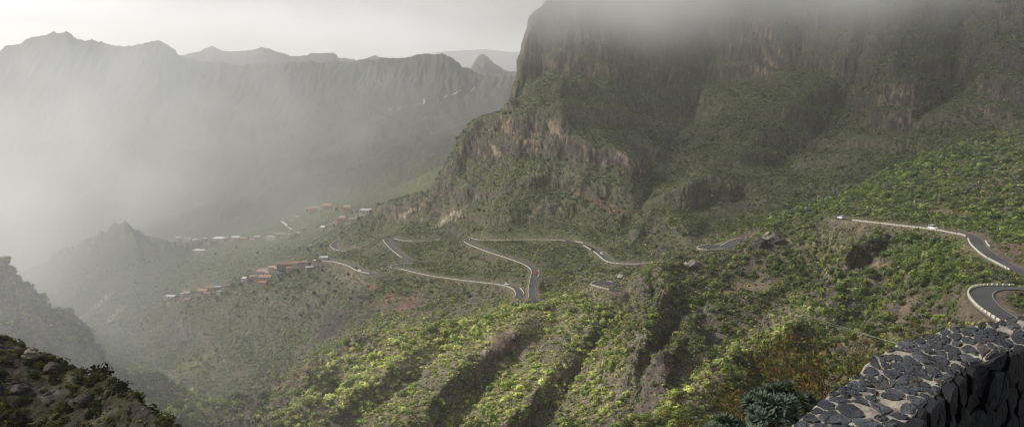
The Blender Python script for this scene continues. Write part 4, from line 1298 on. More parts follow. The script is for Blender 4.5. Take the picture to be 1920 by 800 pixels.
H_(577, 507, 14, 4, 'grey_roof', 'stone_wall', 'long low stone wall house below the brown hipped house', 'shed', .4)
# roadside house
H_(603, 485, 16, 8, 'grey_roof', 'white_wall', 'roadside house with a light grey roof above the parked white vans', 'shed')
# upper terrace row
H_(316, 452, 12, 3, 'grey_roof', 'stone_wall', 'faint grey house at the left end of the misty terrace row', 'flat')
H_(348, 449, 13, 4, 'pale_roof', 'white_wall', 'white flat roofed house in the left part of the misty terrace row', 'flat', .3)
H_(362, 450, 7, 4, 'pale_roof', 'white_wall', 'tiny white house right of the white flat roofed one in the mist', 'gable')
H_(409, 449, 24, 8, 'pale_roof', 'white_wall', 'white group house with several roof levels in the misty terrace row', 'hip')
H_(399, 453, 9, 5, 'pale_roof', 'cream_wall', 'small annex at the left foot of the white group house', 'flat')
H_(440, 448, 14, 8, 'pale_roof', 'white_wall', 'white gabled house touching the brick coloured one in the terrace row', 'gable')
H_(456, 449, 18, 6, 'terracotta', 'pink_wall', 'brick coloured long house in the middle of the terrace row', 'gable')
H_(470, 452, 9, 3, 'pale_roof', 'white_wall', 'low white shed right of the brick coloured long house', 'flat')
H_(493, 449, 9, 4, 'pale_roof', 'cream_wall', 'little cream house left of the two long white ones', 'flat')
H_(508, 447, 20, 6, 'pale_roof', 'white_wall', 'long white house in the right part of the terrace row', 'flat')
H_(523, 441, 22, 5, 'pale_roof', 'cream_wall', 'long cream house standing above the long white one', 'flat')
H_(538, 444, 6, 3, 'pale_roof', 'white_wall', 'last tiny white house at the right end of the terrace row', 'flat')
H_(369, 470, 22, 4, 'pale_roof', 'white_wall', 'long white greenhouse tunnel alone below the misty terrace row', 'shed', -.35, 'greenhouse', 'greenhouse')
# upper group by the grey roofs
H_(588, 393, 20, 9, 'salmon_tile', 'pink_wall', 'salmon house at the left of the upper hamlet', 'gable', .3)
H_(613, 388, 20, 9, 'salmon_tile', 'cream_wall', 'sandy yellow house right of the salmon one in the upper hamlet', 'hip')
H_(651, 391, 13, 12, 'salmon_tile', 'pink_wall', 'tall salmon house left of the grey roofed building', 'gable')
H_(641, 411, 17, 11, 'salmon_tile', 'pink_wall', 'big pinkish house alone in the middle of the upper hamlet', 'hip')
H_(685, 398, 20, 8, 'grey_roof', 'white_wall', 'blue grey roofed building at the right end of the upper hamlet', 'shed', -.2, 'building', 'roadside_building')
H_(555, 409, 9, 5, 'pale_roof', 'white_wall', 'white box house left of the upper hamlet', 'flat')
H_(547, 414, 4, 3, 'pale_roof', 'white_wall', 'tiny white hut below the white box house', 'flat')
H_(564, 419, 8, 4, 'pale_roof', 'cream_wall', 'cream hut right of the pale village track', 'flat')
H_(568, 432, 9, 3, 'pale_roof', 'cream_wall', 'low cream house beside the pale village track', 'flat')
H_(556, 441, 9, 4, 'grey_roof', 'stone_wall', 'small grey house at the lower end of the pale village track', 'flat')
H_(604, 427, 8, 8, 'pale_roof', 'white_wall', 'white upright house below the big pinkish one', 'gable')
H_(617, 432, 10, 6, 'pale_roof', 'white_wall', 'white low house right of the white upright house', 'flat')
H_(650, 422, 12, 4, 'pale_roof', 'cream_wall', 'narrow pale terrace house under the big pinkish one', 'flat')
H_(611, 418, 7, 3, 'pale_roof', 'cream_wall', 'tiny pale hut above the white upright house', 'flat')
H_(579, 461, 7, 4, 'pale_roof', 'cream_wall', 'lone cream hut on the slope above the roadside house', 'flat')
H_(948, 133, 4, 4, 'pale_roof', 'white_wall', 'single white house far off under the pointed peak', 'gable')
H_(735, 210, 6, 3, 'pale_roof', 'white_wall', 'faint white house at the tip of the far mountain road', 'flat')

H_(332, 449, 9, 3, 'pale_roof', 'white_wall', 'faint white house second from the left in the misty terrace row', 'gable')
H_(380, 449, 10, 4, 'pale_roof', 'cream_wall', 'cream house standing alone left of the white group house', 'flat')
H_(423, 447, 10, 5, 'salmon_tile', 'white_wall', 'small salmon roofed house between the white group house and the gabled one', 'gable')
H_(480, 447, 9, 4, 'pale_roof', 'white_wall', 'white cottage between the brick coloured house and the cream one', 'gable')
H_(600, 396, 10, 5, 'pale_roof', 'white_wall', 'low white house in front of the sandy yellow one', 'flat')
H_(628, 392, 8, 5, 'terracotta', 'cream_wall', 'little terracotta cottage between the sandy yellow and the tall salmon house', 'gable')
H_(664, 397, 9, 5, 'pale_roof', 'white_wall', 'white garage at the roadside between tall salmon house and grey roof', 'flat')
H_(630, 421, 8, 4, 'terracotta', 'white_wall', 'small terracotta roofed hut left below the big pinkish house', 'gable')
H_(420, 538, 9, 5, 'brown_tile', 'stone_wall', 'brown roofed hut in the gap between the two hamlets of the spur', 'gable')
H_(463, 528, 9, 5, 'terracotta', 'cream_wall', 'little terracotta house below the left end of the main hamlet', 'gable')
H_(517, 512, 14, 6, 'pale_roof', 'white_wall', 'white terrace house below the big brown roofed house', 'flat')
H_(540, 507, 12, 6, 'terracotta', 'cream_wall', 'terracotta house on the lower edge of the main hamlet, right part', 'gable')

# ------------------------------------------------------------------ trees
def make_tree(label, seed, h, tint, group, palm=False):
    r = random.Random(seed)
    t = thing('palm_tree' if palm else 'tree', label, 'palm tree' if palm else 'tree', (0, 0, 0), 0, group)
    mb = MB()
    if palm:
        mb.tube([(0, 0, -.5), (.1, 0, h * .4), (.0, .1, h * .8)], [.3, .22, .2], 7).build('trunk', M['bark'], t)
        V = []
        for k in range(26):
            a = k * 2.4; el = r.uniform(.0, 1.1); l = h * .42
            d = Vector((math.cos(a), math.sin(a), 0)); s = Vector((-d.y, d.x, 0)) * .35
            b0 = Vector((0, .1, h * .8))
            p1 = b0 + d * l * .5 * math.cos(el * .7) + Vector((0, 0, l * .5 * math.sin(el)))
            p2 = b0 + d * l * (.9) + Vector((0, 0, l * .45 * math.sin(el) - l * .35))
            V += [b0 - s * .3, b0 + s * .3, p1 + s, p1 - s, p1 - s, p1 + s, p2 + s * .3, p2 - s * .3]
        V = np.array([tuple(v) for v in V]); me = np_mesh('crown', V, np.arange(len(V)).reshape(-1, 4))
        color_attr(me, 'col', np.repeat((np.array(tint) * rng.uniform(.7, 1.2, (len(V) // 4, 1))), 4, axis=0))
        link_mesh('crown', me, M['leaf'], t)
        return t
    mb.tube([(0, 0, -.5), (.05 * h, 0, h * .3), (0, .03 * h, h * .62)], [h * .045, h * .034, h * .02], 7)
    for k in range(5):
        a = k * 1.3 + r.random(); mb.tube([(.03 * h, 0, h * (.25 + .06 * k)), (math.cos(a) * h * .16, math.sin(a) * h * .16, h * (.48 + .05 * k)), (math.cos(a) * h * .26, math.sin(a) * h * .26, h * (.62 + .05 * k))], [h * .02, h * .012, h * .005], 5)
    mb.build('trunk', M['bark'], t)
    q, sh = shrub_leaves(420, seed, .13, 1.0)
    q = q * np.array([h * .36, h * .36, h * .5]) + np.array([0, 0, h * .36])
    me = np_mesh('crown', q.reshape(-1, 3), np.arange(len(q) * 4).reshape(-1, 4))
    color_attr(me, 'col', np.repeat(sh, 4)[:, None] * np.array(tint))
    link_mesh('crown', me, M['leaf'], t)
    return t


TREES = [(430, 545), (445, 540), (462, 536), (505, 540), (520, 530), (540, 525), (512, 552), (530, 545), (556, 520), (575, 522), (590, 530), (610, 540), (560, 545), (585, 560), (545, 566), (470, 556), (495, 566), (420, 556), (400, 566), (365, 566), (620, 555), (600, 575), (572, 582), (650, 520), (530, 600), (480, 600), (440, 600), (560, 600), (345, 580), (600, 512),
         (600, 470), (575, 478), (560, 470), (640, 440), (625, 425), (660, 405), (630, 398), (600, 402), (575, 400), (672, 415), (480, 480), (440, 470), (400, 480), (520, 470)]
protoA = None
for i, (x, y) in enumerate(TREES):
    g = ground_px(x, y)
    if g is None: continue
    if protoA is None:
        o = protoA = make_tree('dark bushy tree standing among the village houses and terraces', 61, 1.0, (.045, .06, .03), 'dark trees around the village')
    else:
        o = copy_tree(protoA)
    s = rng.uniform(4.0, 7.0)
    o.location = g; o.rotation_euler = (0, 0, rng.uniform(0, 6.28)); o.scale = (s, s, s * rng.uniform(.9, 1.25))
protoB = None
for i, (x, y) in enumerate([(330, 678), (342, 682), (352, 675), (362, 684), (372, 690), (380, 680), (358, 696), (345, 700), (370, 702), (385, 692), (322, 770), (335, 780), (345, 772), (318, 782)]):
    g = ground_px(x, y)
    if g is None: continue
    if protoB is None:
        o = protoB = make_tree('pale yellow green tree down in the bed of the gorge', 62, 1.0, (.2, .22, .07), 'pale trees in the gorge')
    else:
        o = copy_tree(protoB)
    s = rng.uniform(4.5, 7.5)
    o.location = g; o.rotation_euler = (0, 0, rng.uniform(0, 6.28)); o.scale = (s * 1.2, s * 1.2, s)
protoC = None
for i, (x, y) in enumerate([(594, 497), (586, 506), (546, 512), (462, 512), (590, 484), (398, 560), (525, 515)]):
    g = ground_px(x, y + 8)
    if g is None: continue
    if protoC is None:
        o = protoC = make_tree('slender palm tree between the houses of the main hamlet', 63, 8.0, (.07, .085, .04), 'palms in the village', True)
    else:
        o = copy_tree(protoC)
    o.location = g; o.rotation_euler = (0, 0, rng.uniform(0, 6.28)); s = rng.uniform(.8, 1.15); o.scale = (s, s, s)

# ------------------------------------------------------------------ loose rocks
def boulder(px, py, size, m, label, seed):
    g = ground_px(px, py)
    if g is None: return
    bm = bmesh.new(); bmesh.ops.create_icosphere(bm, subdivisions=3, radius=1)
    r = random.Random(seed); o1, o2 = r.uniform(0, 50), r.uniform(0, 50)
    for v in bm.verts:
        c = v.co
        k = 1 + .35 * float(perlin(np.array([c.x * 1.3 + o1]), np.array([c.y * 1.3 + c.z * 1.7 + o2]), 7)[0]) + .15 * float(perlin(np.array([c.x * 3.3 + o2]), np.array([c.z * 3.1 + c.y * 2 + o1]), 8)[0])
        v.co = Vector((c.x * k, c.y * k, c.z * k * .75))
    me = bpy.data.meshes.new('boulder'); bm.to_mesh(me); bm.free()
    o = link_mesh('boulder', me, m); o.location = g + Vector((0, 0, size * .25)); o.scale = (size, size, size)
    tag(o, label, 'boulder')


M['rock'] = mat('rock', (.2, .175, .145), .95, noise=[(2.5, .6, 1.35), (9, .8, 1.2)], bump=[(3, .25)])
M['pale_rock'] = mat('pale_rock', (.36, .34, .3), .95, noise=[(2.5, .7, 1.25)], bump=[(3, .2)])
M['dark_rock'] = mat('dark_rock', (.07, .062, .055), .95, noise=[(2.5, .6, 1.35)], bump=[(3, .25)])
boulder(1166, 521, 2.6, M['pale_rock'], 'pale upright boulder behind the lone hairpin tip on the spur', 1)
boulder(1288, 499, 1.4, M['pale_rock'], 'small whitish rock below the tall crest pole', 2)
boulder(1300, 500, 3.0, M['rock'], 'brown crag at the foot of the crest hairpin', 3)
boulder(1425, 458, 4.0, M['dark_rock'], 'dark overhanging crag at the left of the knoll outcrop', 4)
boulder(1462, 455, 3.6, M['dark_rock'], 'dark crag at the right of the knoll outcrop', 5)
boulder(1445, 448, 4.2, M['rock'], 'reddish flat topped crag between the two dark knoll crags', 6)
boulder(15, 735, .7, M['dark_rock'], 'big dark rock at the left edge of the near shaded hill', 7)
boulder(40, 668, .7, M['rock'], 'grey rock on the crest of the near shaded hill', 8)
boulder(78, 695, .7, M['dark_rock'], 'small dark rock under the crest of the shaded hill', 9)
boulder(272, 772, .8, M['dark_rock'], 'rough rock on the right flank of the shaded hill', 10)
boulder(250, 760, .6, M['rock'], 'smaller rough rock uphill on the right flank of the shaded hill', 11)
# ------------------------------------------------------------------ lookout wall
WZ = -1.2


def plane(x, y, z=WZ):
    u, e = ue(x, y); D = z / float(e)
    return Vector((float(u) * D, D, z))


OUT = [plane(*p) for p in ((1130, 1120), (1320, 930), (1480, 800), (1590, 714), (1690, 634), (1786, 620), (1860, 603), (1920, 591), (2040, 572), (2300, 545))]
INN = [plane(*p) for p in ((1420, 1120), (1560, 930), (1693, 797), (1745, 749), (1793, 697), (1822, 677), (1872, 669), (1920, 650), (2050, 628), (2350, 600))]


def resample(P, n):
    P = np.array([tuple(p) for p in P]); d = np.concatenate([[0], np.cumsum(np.linalg.norm(np.diff(P, axis=0), axis=1))])
    s = np.linspace(0, d[-1], n)
    return np.stack([np.interp(s, d, P[:, k]) for k in range(3)], axis=1)


NW = 150
WO, WI = resample(OUT, NW), resample(INN, NW)
wall_len = float(np.linalg.norm(np.diff((WO + WI) / 2, axis=0), axis=1).sum())


def wall_pt(s, t):
    """s along (0..1), t across (0 outer .. 1 inner)"""
    f = np.clip(s, 0, 1) * (NW - 1); i = np.minimum(f.astype(int), NW - 2); f = (f - i)[..., None]
    o = WO[i] * (1 - f) + WO[i + 1] * f; n_ = WI[i] * (1 - f) + WI[i + 1] * f
    return o + (n_ - o) * np.asarray(t)[..., None]


def top_z(P):
    return fbm(P[..., 0] * 3.1, P[..., 1] * 3.1, 3, 301) * .022


M['mortar'] = mat('mortar', (.38, .34, .27), .95, noise=[(7, .55, 1.25), (30, .75, 1.2)], bump=[(24, .02), (90, .008)])
M['basalt'] = mat('basalt', (.034, .037, .043), .8, noise=[(6, .6, 1.6), (38, .7, 1.4)], bump=[(22, .014), (80, .006)], spec=.35)
M['basalt_grey'] = mat('basalt_grey', (.056, .059, .066), .85, noise=[(6, .6, 1.5), (38, .7, 1.4)], bump=[(22, .014), (80, .006)], spec=.3)
M['basalt_brown'] = mat('basalt_brown', (.06, .052, .045), .9, noise=[(6, .6, 1.5), (38, .7, 1.4)], bump=[(22, .014)], spec=.3)
wall_t = thing('stone_wall', 'low wall of dark basalt stones in pale mortar at the lookout edge', 'stone wall', tuple(wall_pt(np.array(.4), np.array(.5)) + np.array([0, 0, -.7])))
base = np.array(wall_t.location)
# core of mortar: outer face, top, inner face
ns, nt_ = 420, 26
S_, T_ = np.meshgrid(np.linspace(0, 1, ns), np.linspace(0, 1, nt_), indexing='ij')
top = wall_pt(S_, T_); top[..., 2] += top_z(top) + fbm(top[..., 0] * 19, top[..., 1] * 19, 3, 311) * .006
face = np.linspace(0, 1, 12)[1:]
ih, it = np.meshgrid(np.linspace(0, 1, ns), face, indexing='ij')
inner = wall_pt(ih, np.ones_like(ih)); inner[..., 2] = top[:, -1:, 2] - it * .9
inner[..., :2] -= (wall_pt(ih, np.ones_like(ih)) - wall_pt(ih, np.zeros_like(ih)))[..., :2] * (fbm(ih * wall_len * 9, it * 8, 3, 321) * .06 + .05)[..., None]
outer = wall_pt(ih, np.zeros_like(ih)); outer[..., 2] = top[:, :1, 2] - it * 2.2
grid = np.concatenate([outer[:, ::-1], top, inner], axis=1)
a, b = grid.shape[:2]
ix = np.arange(a * b).reshape(a, b)
F = np.stack([ix[:-1, :-1], ix[1:, :-1], ix[1:, 1:], ix[:-1, 1:]], axis=2).reshape(-1, 4)
link_mesh('mortar_core', np_mesh('mortar_core', grid.reshape(-1, 3) - base, F, True), M['mortar'], wall_t)


def voronoi_cells(pts, w, h):
    """convex cells of the points in a w x h sheet"""
    cells = []
    for i, p in enumerate(pts):
        poly = [Vector((0, 0)), Vector((w, 0)), Vector((w, h)), Vector((0, h))]
        d = np.linalg.norm(pts - p, axis=1); near = np.argsort(d)[1:22]
        for j in near:
            q = pts[j]; m = Vector((p + q) / 2); n_ = Vector(q - p)
            new = []
            for k in range(len(poly)):
                A, B = poly[k], poly[(k + 1) % len(poly)]
                da, db = (A - m).dot(n_), (B - m).dot(n_)
                if da <= 0: new.append(A)
                if da * db < 0: new.append(A + (B - A) * (da / (da - db)))
            poly = new
            if len(poly) < 3: break
        if len(poly) >= 3: cells.append((p, poly))
    return cells


def spread_pts(w, h, dmin, seed, tries=4000, jit=None):
    r = np.random.default_rng(seed); out = []
    for _ in range(tries):
        p = r.uniform((0, 0), (w, h))
        dm = dmin * (1.0 + .45 * math.sin(p[0] * 9.1) * math.cos(p[1] * 13.7 + p[0] * 3))
        if all((p[0] - q[0]) ** 2 * .62 + (p[1] - q[1]) ** 2 > dm * dm for q in out): out.append(p)
    return np.array(out)


def stone_mesh(poly, cen, shrink, to_world, thick, seed):
    """a slab stone: rounded outline, broken edge, domed rough top"""
    r = random.Random(seed)
    c = Vector(cen)
    pts = []
    for _ in range(2):
        q_ = []
        for k in range(len(poly)):
            A, B = poly[k], poly[(k + 1) % len(poly)]
            q_ += [A.lerp(B, .2), A.lerp(B, .8)]
        poly = q_
    for p in poly:
        pts.append(c + (p - c) * (shrink + r.uniform(-.12, .1)))
    m = len(pts)
    V, F = [], []
    tilt = (r.uniform(-.025, .025), r.uniform(-.025, .025))
    rings = ((1.0, -.03), (1.0, thick * .5), (.95, thick * .9), (.66, thick * 1.0), (.3, thick * 1.02))
    for (k, z) in rings:
        for p in pts:
            q = c + (p - c) * k
            zz = z + ((q.x - c.x) * tilt[0] + (q.y - c.y) * tilt[1] + r.uniform(-.003, .003) if z > 0 else 0)
            V.append(to_world(q.x, q.y, zz))
    V.append(to_world(c.x, c.y, thick * 1.02))
    for a_ in range(len(rings) - 1):
        for k in range(m):
            F.append((a_ * m + k, a_ * m + (k + 1) % m, (a_ + 1) * m + (k + 1) % m, (a_ + 1) * m + k))
    o = (len(rings) - 1) * m
    for k in range(m):
        F.append((o + k, o + (k + 1) % m, len(V) - 1))
    return V, F


def put_stones(cells, to_world, thick, seed, size_of, shrink, keep, shade=0):
    st = []
    for i, (p, poly) in enumerate(cells):
        r = random.Random(seed + i)
        if r.random() > keep: continue
        V, F = stone_mesh(poly, p, r.uniform(*shrink), to_world, thick * r.uniform(.6, 1.5), seed + i)
        st.append((V, F, r.random() + shade, i))
    return st


wmean = float(np.linalg.norm(WO - WI, axis=1).mean())


def on_top(x, y, z):
    P = wall_pt(np.array(x / wall_len), np.array(y / (wmean * SQ))); P = P + np.array([0, 0, float(top_z(P)) + z])
    return P - base


def on_face(x, y, z):
    s = np.array(x / wall_len)
    P = wall_pt(s, np.array(1.0)); Q = wall_pt(s, np.array(0.0)); n_ = (P - Q); n_[2] = 0; n_ /= np.linalg.norm(n_)
    return P + n_ * (z - .01) + np.array([0, 0, float(top_z(P)) - y]) - base


SQ = .55
pts = spread_pts(wall_len, wmean * SQ, .051, 5, 9000)
cells = [c for c in voronoi_cells(pts, wall_len, wmean * SQ)]
stones = put_stones(cells, on_top, .0085, 1000, None, (.7, 1.0), .93)
pts = spread_pts(wall_len, .85, .115, 6)
pts[:, 1] = pts[:, 1]
cells = voronoi_cells(pts, wall_len, .85)
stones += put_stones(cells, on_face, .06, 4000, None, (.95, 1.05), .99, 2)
allst = []
for (V, F, q, i) in stones:
    c = np.mean([v for v in V], axis=0) + base
    x_, y_ = project(c)
    ok = c[1] > .5 and -20 < x_ < 1940 and y_ < 820
    allst.append((0 if ok else 1, c[1], V, F, q))
allst.sort(key=lambda a: (a[0], a[1]))
M['basalt_shade'] = mat('basalt_shade', (.014, .015, .017), .85, noise=[(6, .6, 1.6), (38, .7, 1.4)], bump=[(18, .02), (80, .006)], spec=.25)  # darker copy for the inner face, its shade put into the colour
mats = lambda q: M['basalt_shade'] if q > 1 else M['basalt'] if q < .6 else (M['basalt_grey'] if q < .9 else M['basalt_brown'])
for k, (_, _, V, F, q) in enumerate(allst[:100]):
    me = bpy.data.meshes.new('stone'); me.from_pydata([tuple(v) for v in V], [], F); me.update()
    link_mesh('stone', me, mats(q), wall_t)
V2, F2, mi = [], [], []
for (_, _, V, F, q) in allst[100:]:
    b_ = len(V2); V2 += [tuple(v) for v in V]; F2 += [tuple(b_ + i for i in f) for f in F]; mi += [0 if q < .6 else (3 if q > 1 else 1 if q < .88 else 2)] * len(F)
me = bpy.data.meshes.new('smaller_stones'); me.from_pydata(V2, [], F2)
for m_ in ('basalt', 'basalt_grey', 'basalt_brown', 'basalt_shade'): me.materials.append(M[m_])
me.polygons.foreach_set('material_index', mi); me.update()
o = bpy.data.objects.new('stones', me); C.objects.link(o); o.parent = wall_t; o['kind'] = 'stuff'
print('stones', len(allst), wall_len, wmean)
# terrace the photographer stands on
T = [Vector((p[0], p[1], -1.95)) for p in WI[::6]] + [Vector((6, 5.0, -1.95)), Vector((6, -3, -1.95)), Vector((-3, -3, -1.95)), Vector((-.8, .2, -1.95))]
me = bpy.data.meshes.new('lookout_terrace'); me.from_pydata([tuple(p) for p in T], [], [tuple(range(len(T)))]); me.update()
M['terrace'] = mat('terrace', (.13, .105, .08), .95, noise=[(3, .7, 1.3)], bump=[(20, .02)])
tag(link_mesh('lookout_terrace', me, M['terrace']), kind='structure')

# ------------------------------------------------------------------ succulent outside the wall
def succulent(center, rad, n, label, seed):
    r = np.random.default_rng(seed)
    t = thing('succulent', label, 'succulent', tuple(center))
    st = MB()
    nl = 30; LV, LF = [], []
    for i in range(nl):
        a = i * 2.39996; el = .15 + 1.25 * (i / nl) ** .8
        d = Vector((math.cos(a) * math.cos(el), math.sin(a) * math.cos(el), math.sin(el)))
        s = Vector((-math.sin(a), math.cos(a), 0)); n_ = s.cross(d)
        L = .07 * (1 - .35 * i / nl) * r.uniform(.85, 1.15); w_ = .0062
        b_ = len(LV)
        for (f, ww, lift) in ((.02, .6, 0), (.35, 1, .03), (.7, .85, .035), (1, .05, -.005)):
            c = d * (L * f) - n_ * lift * L * 1.5
            LV += [c - s * w_ * ww, c + s * w_ * ww]
        for k in range(3):
            LF.append((b_ + 2 * k, b_ + 2 * k + 1, b_ + 2 * k + 3, b_ + 2 * k + 2))
    meL = bpy.data.meshes.new('rosette'); meL.from_pydata([tuple(v) for v in LV], [], LF); meL.update(); meL.materials.append(M['succulent'])
    for i in range(n):
        d = r.normal(size=3); d[2] = abs(d[2]) + .25; d /= np.linalg.norm(d)
        p = Vector(d * np.array([rad, rad * .8, rad * .95]) * r.uniform(.72, 1.05))
        st.tube([Vector((d[0] * rad * .15, d[1] * rad * .15, -.3)), Vector((p.x * .6, p.y * .6, p.z * .45 - .05)), p], [.012, .009, .007], 5)
        o = bpy.data.objects.new('rosette', meL); C.objects.link(o); o.parent = t
        o.location = p
        ax = Vector((d[0] * .8, d[1] * .8, .8)); o.rotation_euler = ax.to_track_quat('Z', 'Y').to_euler()
        s_ = r.uniform(.8, 1.25); o.scale = (s_, s_, s_)
    st.build('stem', M['bark'], t)


M['succulent'] = leaf_mat('succulent', color=(.095, .125, .09), trans=.12)
succulent(at(1464, 796, 4.75), .225, 95, 'blue green succulent of dense pointed rosettes against the outside of the wall', 3)
succulent(at(1362, 828, 5.0), .13, 26, 'small tuft of blue green rosettes left of the big succulent', 4)

# ------------------------------------------------------------------ thin shrubs with orange leaves behind the succulent
def twig_shrub(base_, h, spread, label, seed, tints, n_main=9, leafy=1.0, lean=(0, 0)):
    r = random.Random(seed)
    t = thing('twiggy_shrub', label, 'shrub', tuple(base_), 0)
    mb = MB(); leaves = []

    def grow(p, d, l, rad, depth):
        pts = [p]; rr = [rad]
        for k in range(4):
            d = (d + Vector((r.uniform(-.2, .2), r.uniform(-.2, .2), r.uniform(-.04, .16)))).normalized()
            p = p + d * l / 4; pts.append(p); rr.append(rad * (1 - .16 * (k + 1)))
        mb.tube(pts, rr, 5 if depth == 0 else 4, False)
        if depth >= 2 or (depth == 1 and r.random() < .5):
            for q in pts[1:]:
                for _ in range(int(r.uniform(2, 8) * leafy)):
                    leaves.append(q + Vector((r.gauss(0, .045), r.gauss(0, .045), r.gauss(0, .04))))
        if depth < 3:
            for k in range(r.choice((2, 3, 3))):
                q = pts[r.choice((2, 3, 4))]
                nd = (d + Vector((r.uniform(-.75, .75), r.uniform(-.75, .75), r.uniform(-.1, .5)))).normalized()
                grow(q, nd, l * r.uniform(.5, .72), rad * .55, depth + 1)

    for k in range(n_main):
        a = k * 2 * math.pi / n_main + r.uniform(-.3, .3)
        d = Vector((math.cos(a) * spread + lean[0], math.sin(a) * spread + lean[1], 1)).normalized()
        grow(Vector((math.cos(a) * .06, math.sin(a) * .06, -.05)), d, h * r.uniform(.42, .6), .017 * h / 1.4, 0)
    mb.build('branches', M['twig'], t, smooth_shade=True)
    n = len(leaves)
    c = np.array([tuple(v) for v in leaves]); rg = np.random.default_rng(seed)
    nrm = rg.normal(size=(n, 3)); nrm /= np.linalg.norm(nrm, axis=1)[:, None]
    tv = np.cross(nrm, rg.normal(size=(n, 3))); tv /= np.linalg.norm(tv, axis=1)[:, None]; bv = np.cross(nrm, tv)
    s = rg.uniform(.008, .017, (n, 1)) * (h / 1.4)
    q = np.stack([c - tv * s * 1.5, c - bv * s * .6, c + tv * s * 1.5, c + bv * s * .6], axis=1)
    me = np_mesh('leaves', q.reshape(-1, 3), np.arange(4 * n).reshape(-1, 4))
    tc_ = np.array(tints)
    zone = (fbm(c[:, 0] * 3.0, c[:, 2] * 3.0 + c[:, 1] * 2, 2, 401) * .8 + rg.normal(size=n) * .35 + .5) * len(tc_)
    kk = np.clip(zone.astype(int), 0, len(tc_) - 1)
    color_attr(me, 'col', np.repeat(tc_[kk] * rg.uniform(.65, 1.25, (n, 1)), 4, axis=0))
    o = link_mesh('leaves', me, M['leaf'], t)
    return n


M['twig'] = mat('twig', (.085, .062, .042), .95, noise=[(12, .7, 1.3)])
OR = (.2, .115, .035); YO = (.17, .14, .04); OL = (.115, .12, .035); GR = (.09, .115, .03); RD = (.22, .085, .03)


def on_slope(x, D):
    u = float(ue(x, 700)[0]); return Vector((u * D, D, ground_z(u * D, D)))


def shrub_at(x, ytop, D, *a, **k):
    b_ = on_slope(x, D); h = float(ue(x, ytop)[1]) * D - b_.z
    return twig_shrub(b_, h * 1.02, *a, **k)


nl = shrub_at(1610, 606, 7.2, .62, 'bare branched shrub with sparse yellow leaves rising right behind the wall', 11, [OL, OL, YO, YO, OR], 9, .4)
nl += shrub_at(1520, 634, 7.8, .7, 'wide twiggy shrub with orange and olive leaves above the big succulent', 12, [GR, GR, OL, OL, YO, OR], 10, .62)
nl += shrub_at(1452, 655, 8.4, .7, 'reddish orange leaved shrub left of the wide twiggy one', 13, [GR, OL, OL, YO, OR], 9, .5)
print('leaves', nl, round(time.time() - T0, 1))
MIST = [
    ((-900, 1300, -150), (470, 470, 190), 1 / 620.0, 5.5),
    ((-300, 2050, -200), (1300, 380, 190), 1 / 1400.0, 6.0),
    ((-650, 1750, 90), (330, 260, 130), 1 / 1300.0, 7.0),
    ((-190, 280, -80), (85, 60, 62), 1 / 170.0, 3.0),
    ((250, 880, 190), (340, 170, 66), 1 / 60.0, 9.0),
    ((120, 830, 118), (110, 90, 40), 1 / 110.0, 8.0),
    ((0, 5200, 100), (4000, 900, 500), 1 / 900.0, 1.0),
]
# ------------------------------------------------------------------ sky, sun, mist
SUN_AZ, SUN_EL = math.radians(-83), math.radians(38)
w = bpy.data.worlds.new('World'); scene.world = w; w.use_nodes = True
nt = w.node_tree; N = nt.nodes.new; Lk = nt.links.new
bg = nt.nodes['Background']
sky = N('ShaderNodeTexSky'); sky.sky_type = 'NISHITA'; sky.sun_disc = False
sky.sun_elevation = SUN_EL; sky.sun_rotation = SUN_AZ; sky.air_density = 1.0; sky.dust_density = 3.0; sky.altitude = 800
tc = N('ShaderNodeTexCoord')
sep = N('ShaderNodeSeparateXYZ'); Lk(tc.outputs['Generated'], sep.inputs[0])
mp = N('ShaderNodeMapping'); mp.inputs['Scale'].default_value = (2.2, 2.2, 8.0); Lk(tc.outputs['Generated'], mp.inputs[0])
nz_ = N('ShaderNodeTexNoise'); nz_.inputs['Scale'].default_value = 1.6; nz_.inputs['Detail'].default_value = 5; nz_.inputs['Roughness'].default_value = .55
Lk(mp.outputs[0], nz_.inputs['Vector'])
# cloud brightness: white low down, greyer higher up, broken by the noise
hgt = N('ShaderNodeMath'); hgt.operation = 'MULTIPLY_ADD'; hgt.inputs[1].default_value = .16; Lk(nz_.outputs['Fac'], hgt.inputs[0]); Lk(sep.outputs['Z'], hgt.inputs[2])
rmp = N('ShaderNodeValToRGB'); Lk(hgt.outputs[0], rmp.inputs[0])
cr = rmp.color_ramp; cr.elements[0].position = .02; cr.elements[0].color = (17.5, 17.4, 17.0, 1)
cr.elements[1].position = .40; cr.elements[1].color = (2.6, 2.6, 2.7, 1)
for p_, c_ in ((.16, (16.0, 15.9, 15.6, 1)), (.215, (6.0, 6.0, 6.0, 1)), (.28, (3.8, 3.8, 3.9, 1))):
    e_ = cr.elements.new(p_); e_.color = c_
mx = N('ShaderNodeMix'); mx.data_type = 'RGBA'; mx.inputs[0].default_value = .8
Lk(sky.outputs[0], mx.inputs[6]); Lk(rmp.outputs[0], mx.inputs[7]); Lk(mx.outputs[2], bg.inputs[0])
bg.inputs[1].default_value = .1
sun = bpy.data.lights.new('sun', 'SUN'); sun.energy = 5.0; sun.angle = math.radians(.53); sun.color = (1, .965, .9)
so = bpy.data.objects.new('sun', sun); C.objects.link(so)
so.rotation_euler = Vector((-math.sin(SUN_AZ) * math.cos(SUN_EL), -math.cos(SUN_AZ) * math.cos(SUN_EL), -math.sin(SUN_EL))).to_track_quat('-Z', 'Y').to_euler()

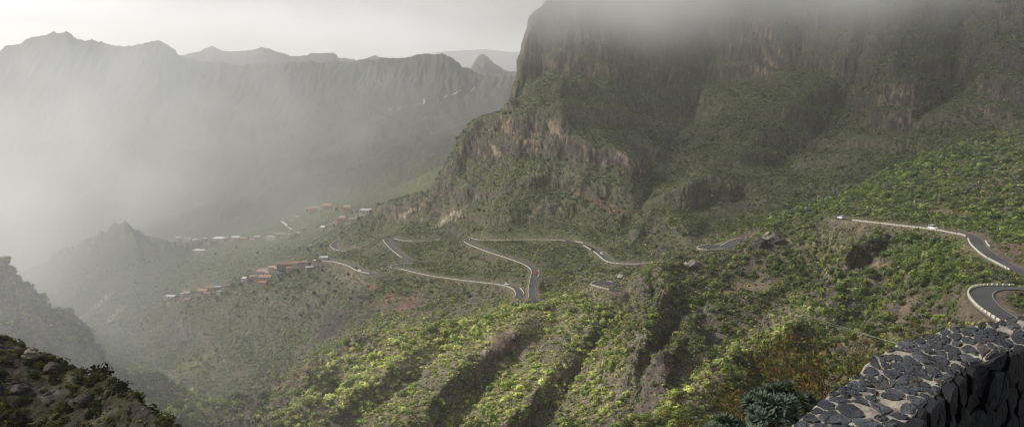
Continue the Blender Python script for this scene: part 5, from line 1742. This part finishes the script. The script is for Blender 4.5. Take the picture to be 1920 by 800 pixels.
vm = bpy.data.materials.new('mist'); vm.use_nodes = True
nt = vm.node_tree; nt.nodes.clear(); N = nt.nodes.new; Lk = nt.links.new
out = N('ShaderNodeOutputMaterial'); vs = N('ShaderNodeVolumeScatter')
vs.inputs['Anisotropy'].default_value = .35; vs.inputs['Color'].default_value = (.945, .972, .995, 1)
Lk(vs.outputs[0], out.inputs['Volume'])
geo = N('ShaderNodeNewGeometry')


def math_n(op, a, b=None, c=None):
    m = N('ShaderNodeMath'); m.operation = op
    for i, q in enumerate((a, b, c)):
        if q is None: continue
        if isinstance(q, (int, float)): m.inputs[i].default_value = q
        else: Lk(q, m.inputs[i])
    return m.outputs[0]


wn = N('ShaderNodeTexNoise'); wn.inputs['Scale'].default_value = 1 / 190.0; wn.inputs['Detail'].default_value = 3; wn.inputs['Roughness'].default_value = .55
Lk(geo.outputs['Position'], wn.inputs['Vector'])
sp = N('ShaderNodeSeparateXYZ'); Lk(geo.outputs['Position'], sp.inputs[0])
wisp = math_n('SUBTRACT', wn.outputs['Fac'], .5)


def blob(c, r, k, wk=2.6):
    s = N('ShaderNodeVectorMath'); s.operation = 'SUBTRACT'; Lk(geo.outputs['Position'], s.inputs[0]); s.inputs[1].default_value = c
    d = N('ShaderNodeVectorMath'); d.operation = 'DIVIDE'; Lk(s.outputs[0], d.inputs[0]); d.inputs[1].default_value = r
    q = N('ShaderNodeVectorMath'); q.operation = 'DOT_PRODUCT'; Lk(d.outputs[0], q.inputs[0]); Lk(d.outputs[0], q.inputs[1])
    ex = math_n('SUBTRACT', math_n('MULTIPLY', wisp, wk), q.outputs['Value'])
    return math_n('MULTIPLY', math_n('POWER', 2.718, ex), k)


dn = None
for q_ in MIST:
    b = blob(*q_)
    dn = b if dn is None else math_n('ADD', dn, b)
dn = math_n('ADD', dn, 1 / 9000.0)
Lk(dn, vs.inputs['Density'])
mist = MB().box((0, 2900, 200), (6400, 6200, 1400)).build('mist', vm)
tag(mist, kind='stuff')
scene.cycles.volume_step_rate = .6
scene.cycles.volume_bounces = 3
scene.cycles.max_bounces = 6
scene.cycles.diffuse_bounces = 2
scene.cycles.transparent_max_bounces = 4
scene.cycles.use_denoising = True
scene.cycles.filter_width = 1.0
scene.cycles.sample_clamp_indirect = 8
scene.view_settings.view_transform = 'Standard'
scene.view_settings.look = 'None'
scene.view_settings.exposure = 0
print('done', round(time.time() - T0, 1))
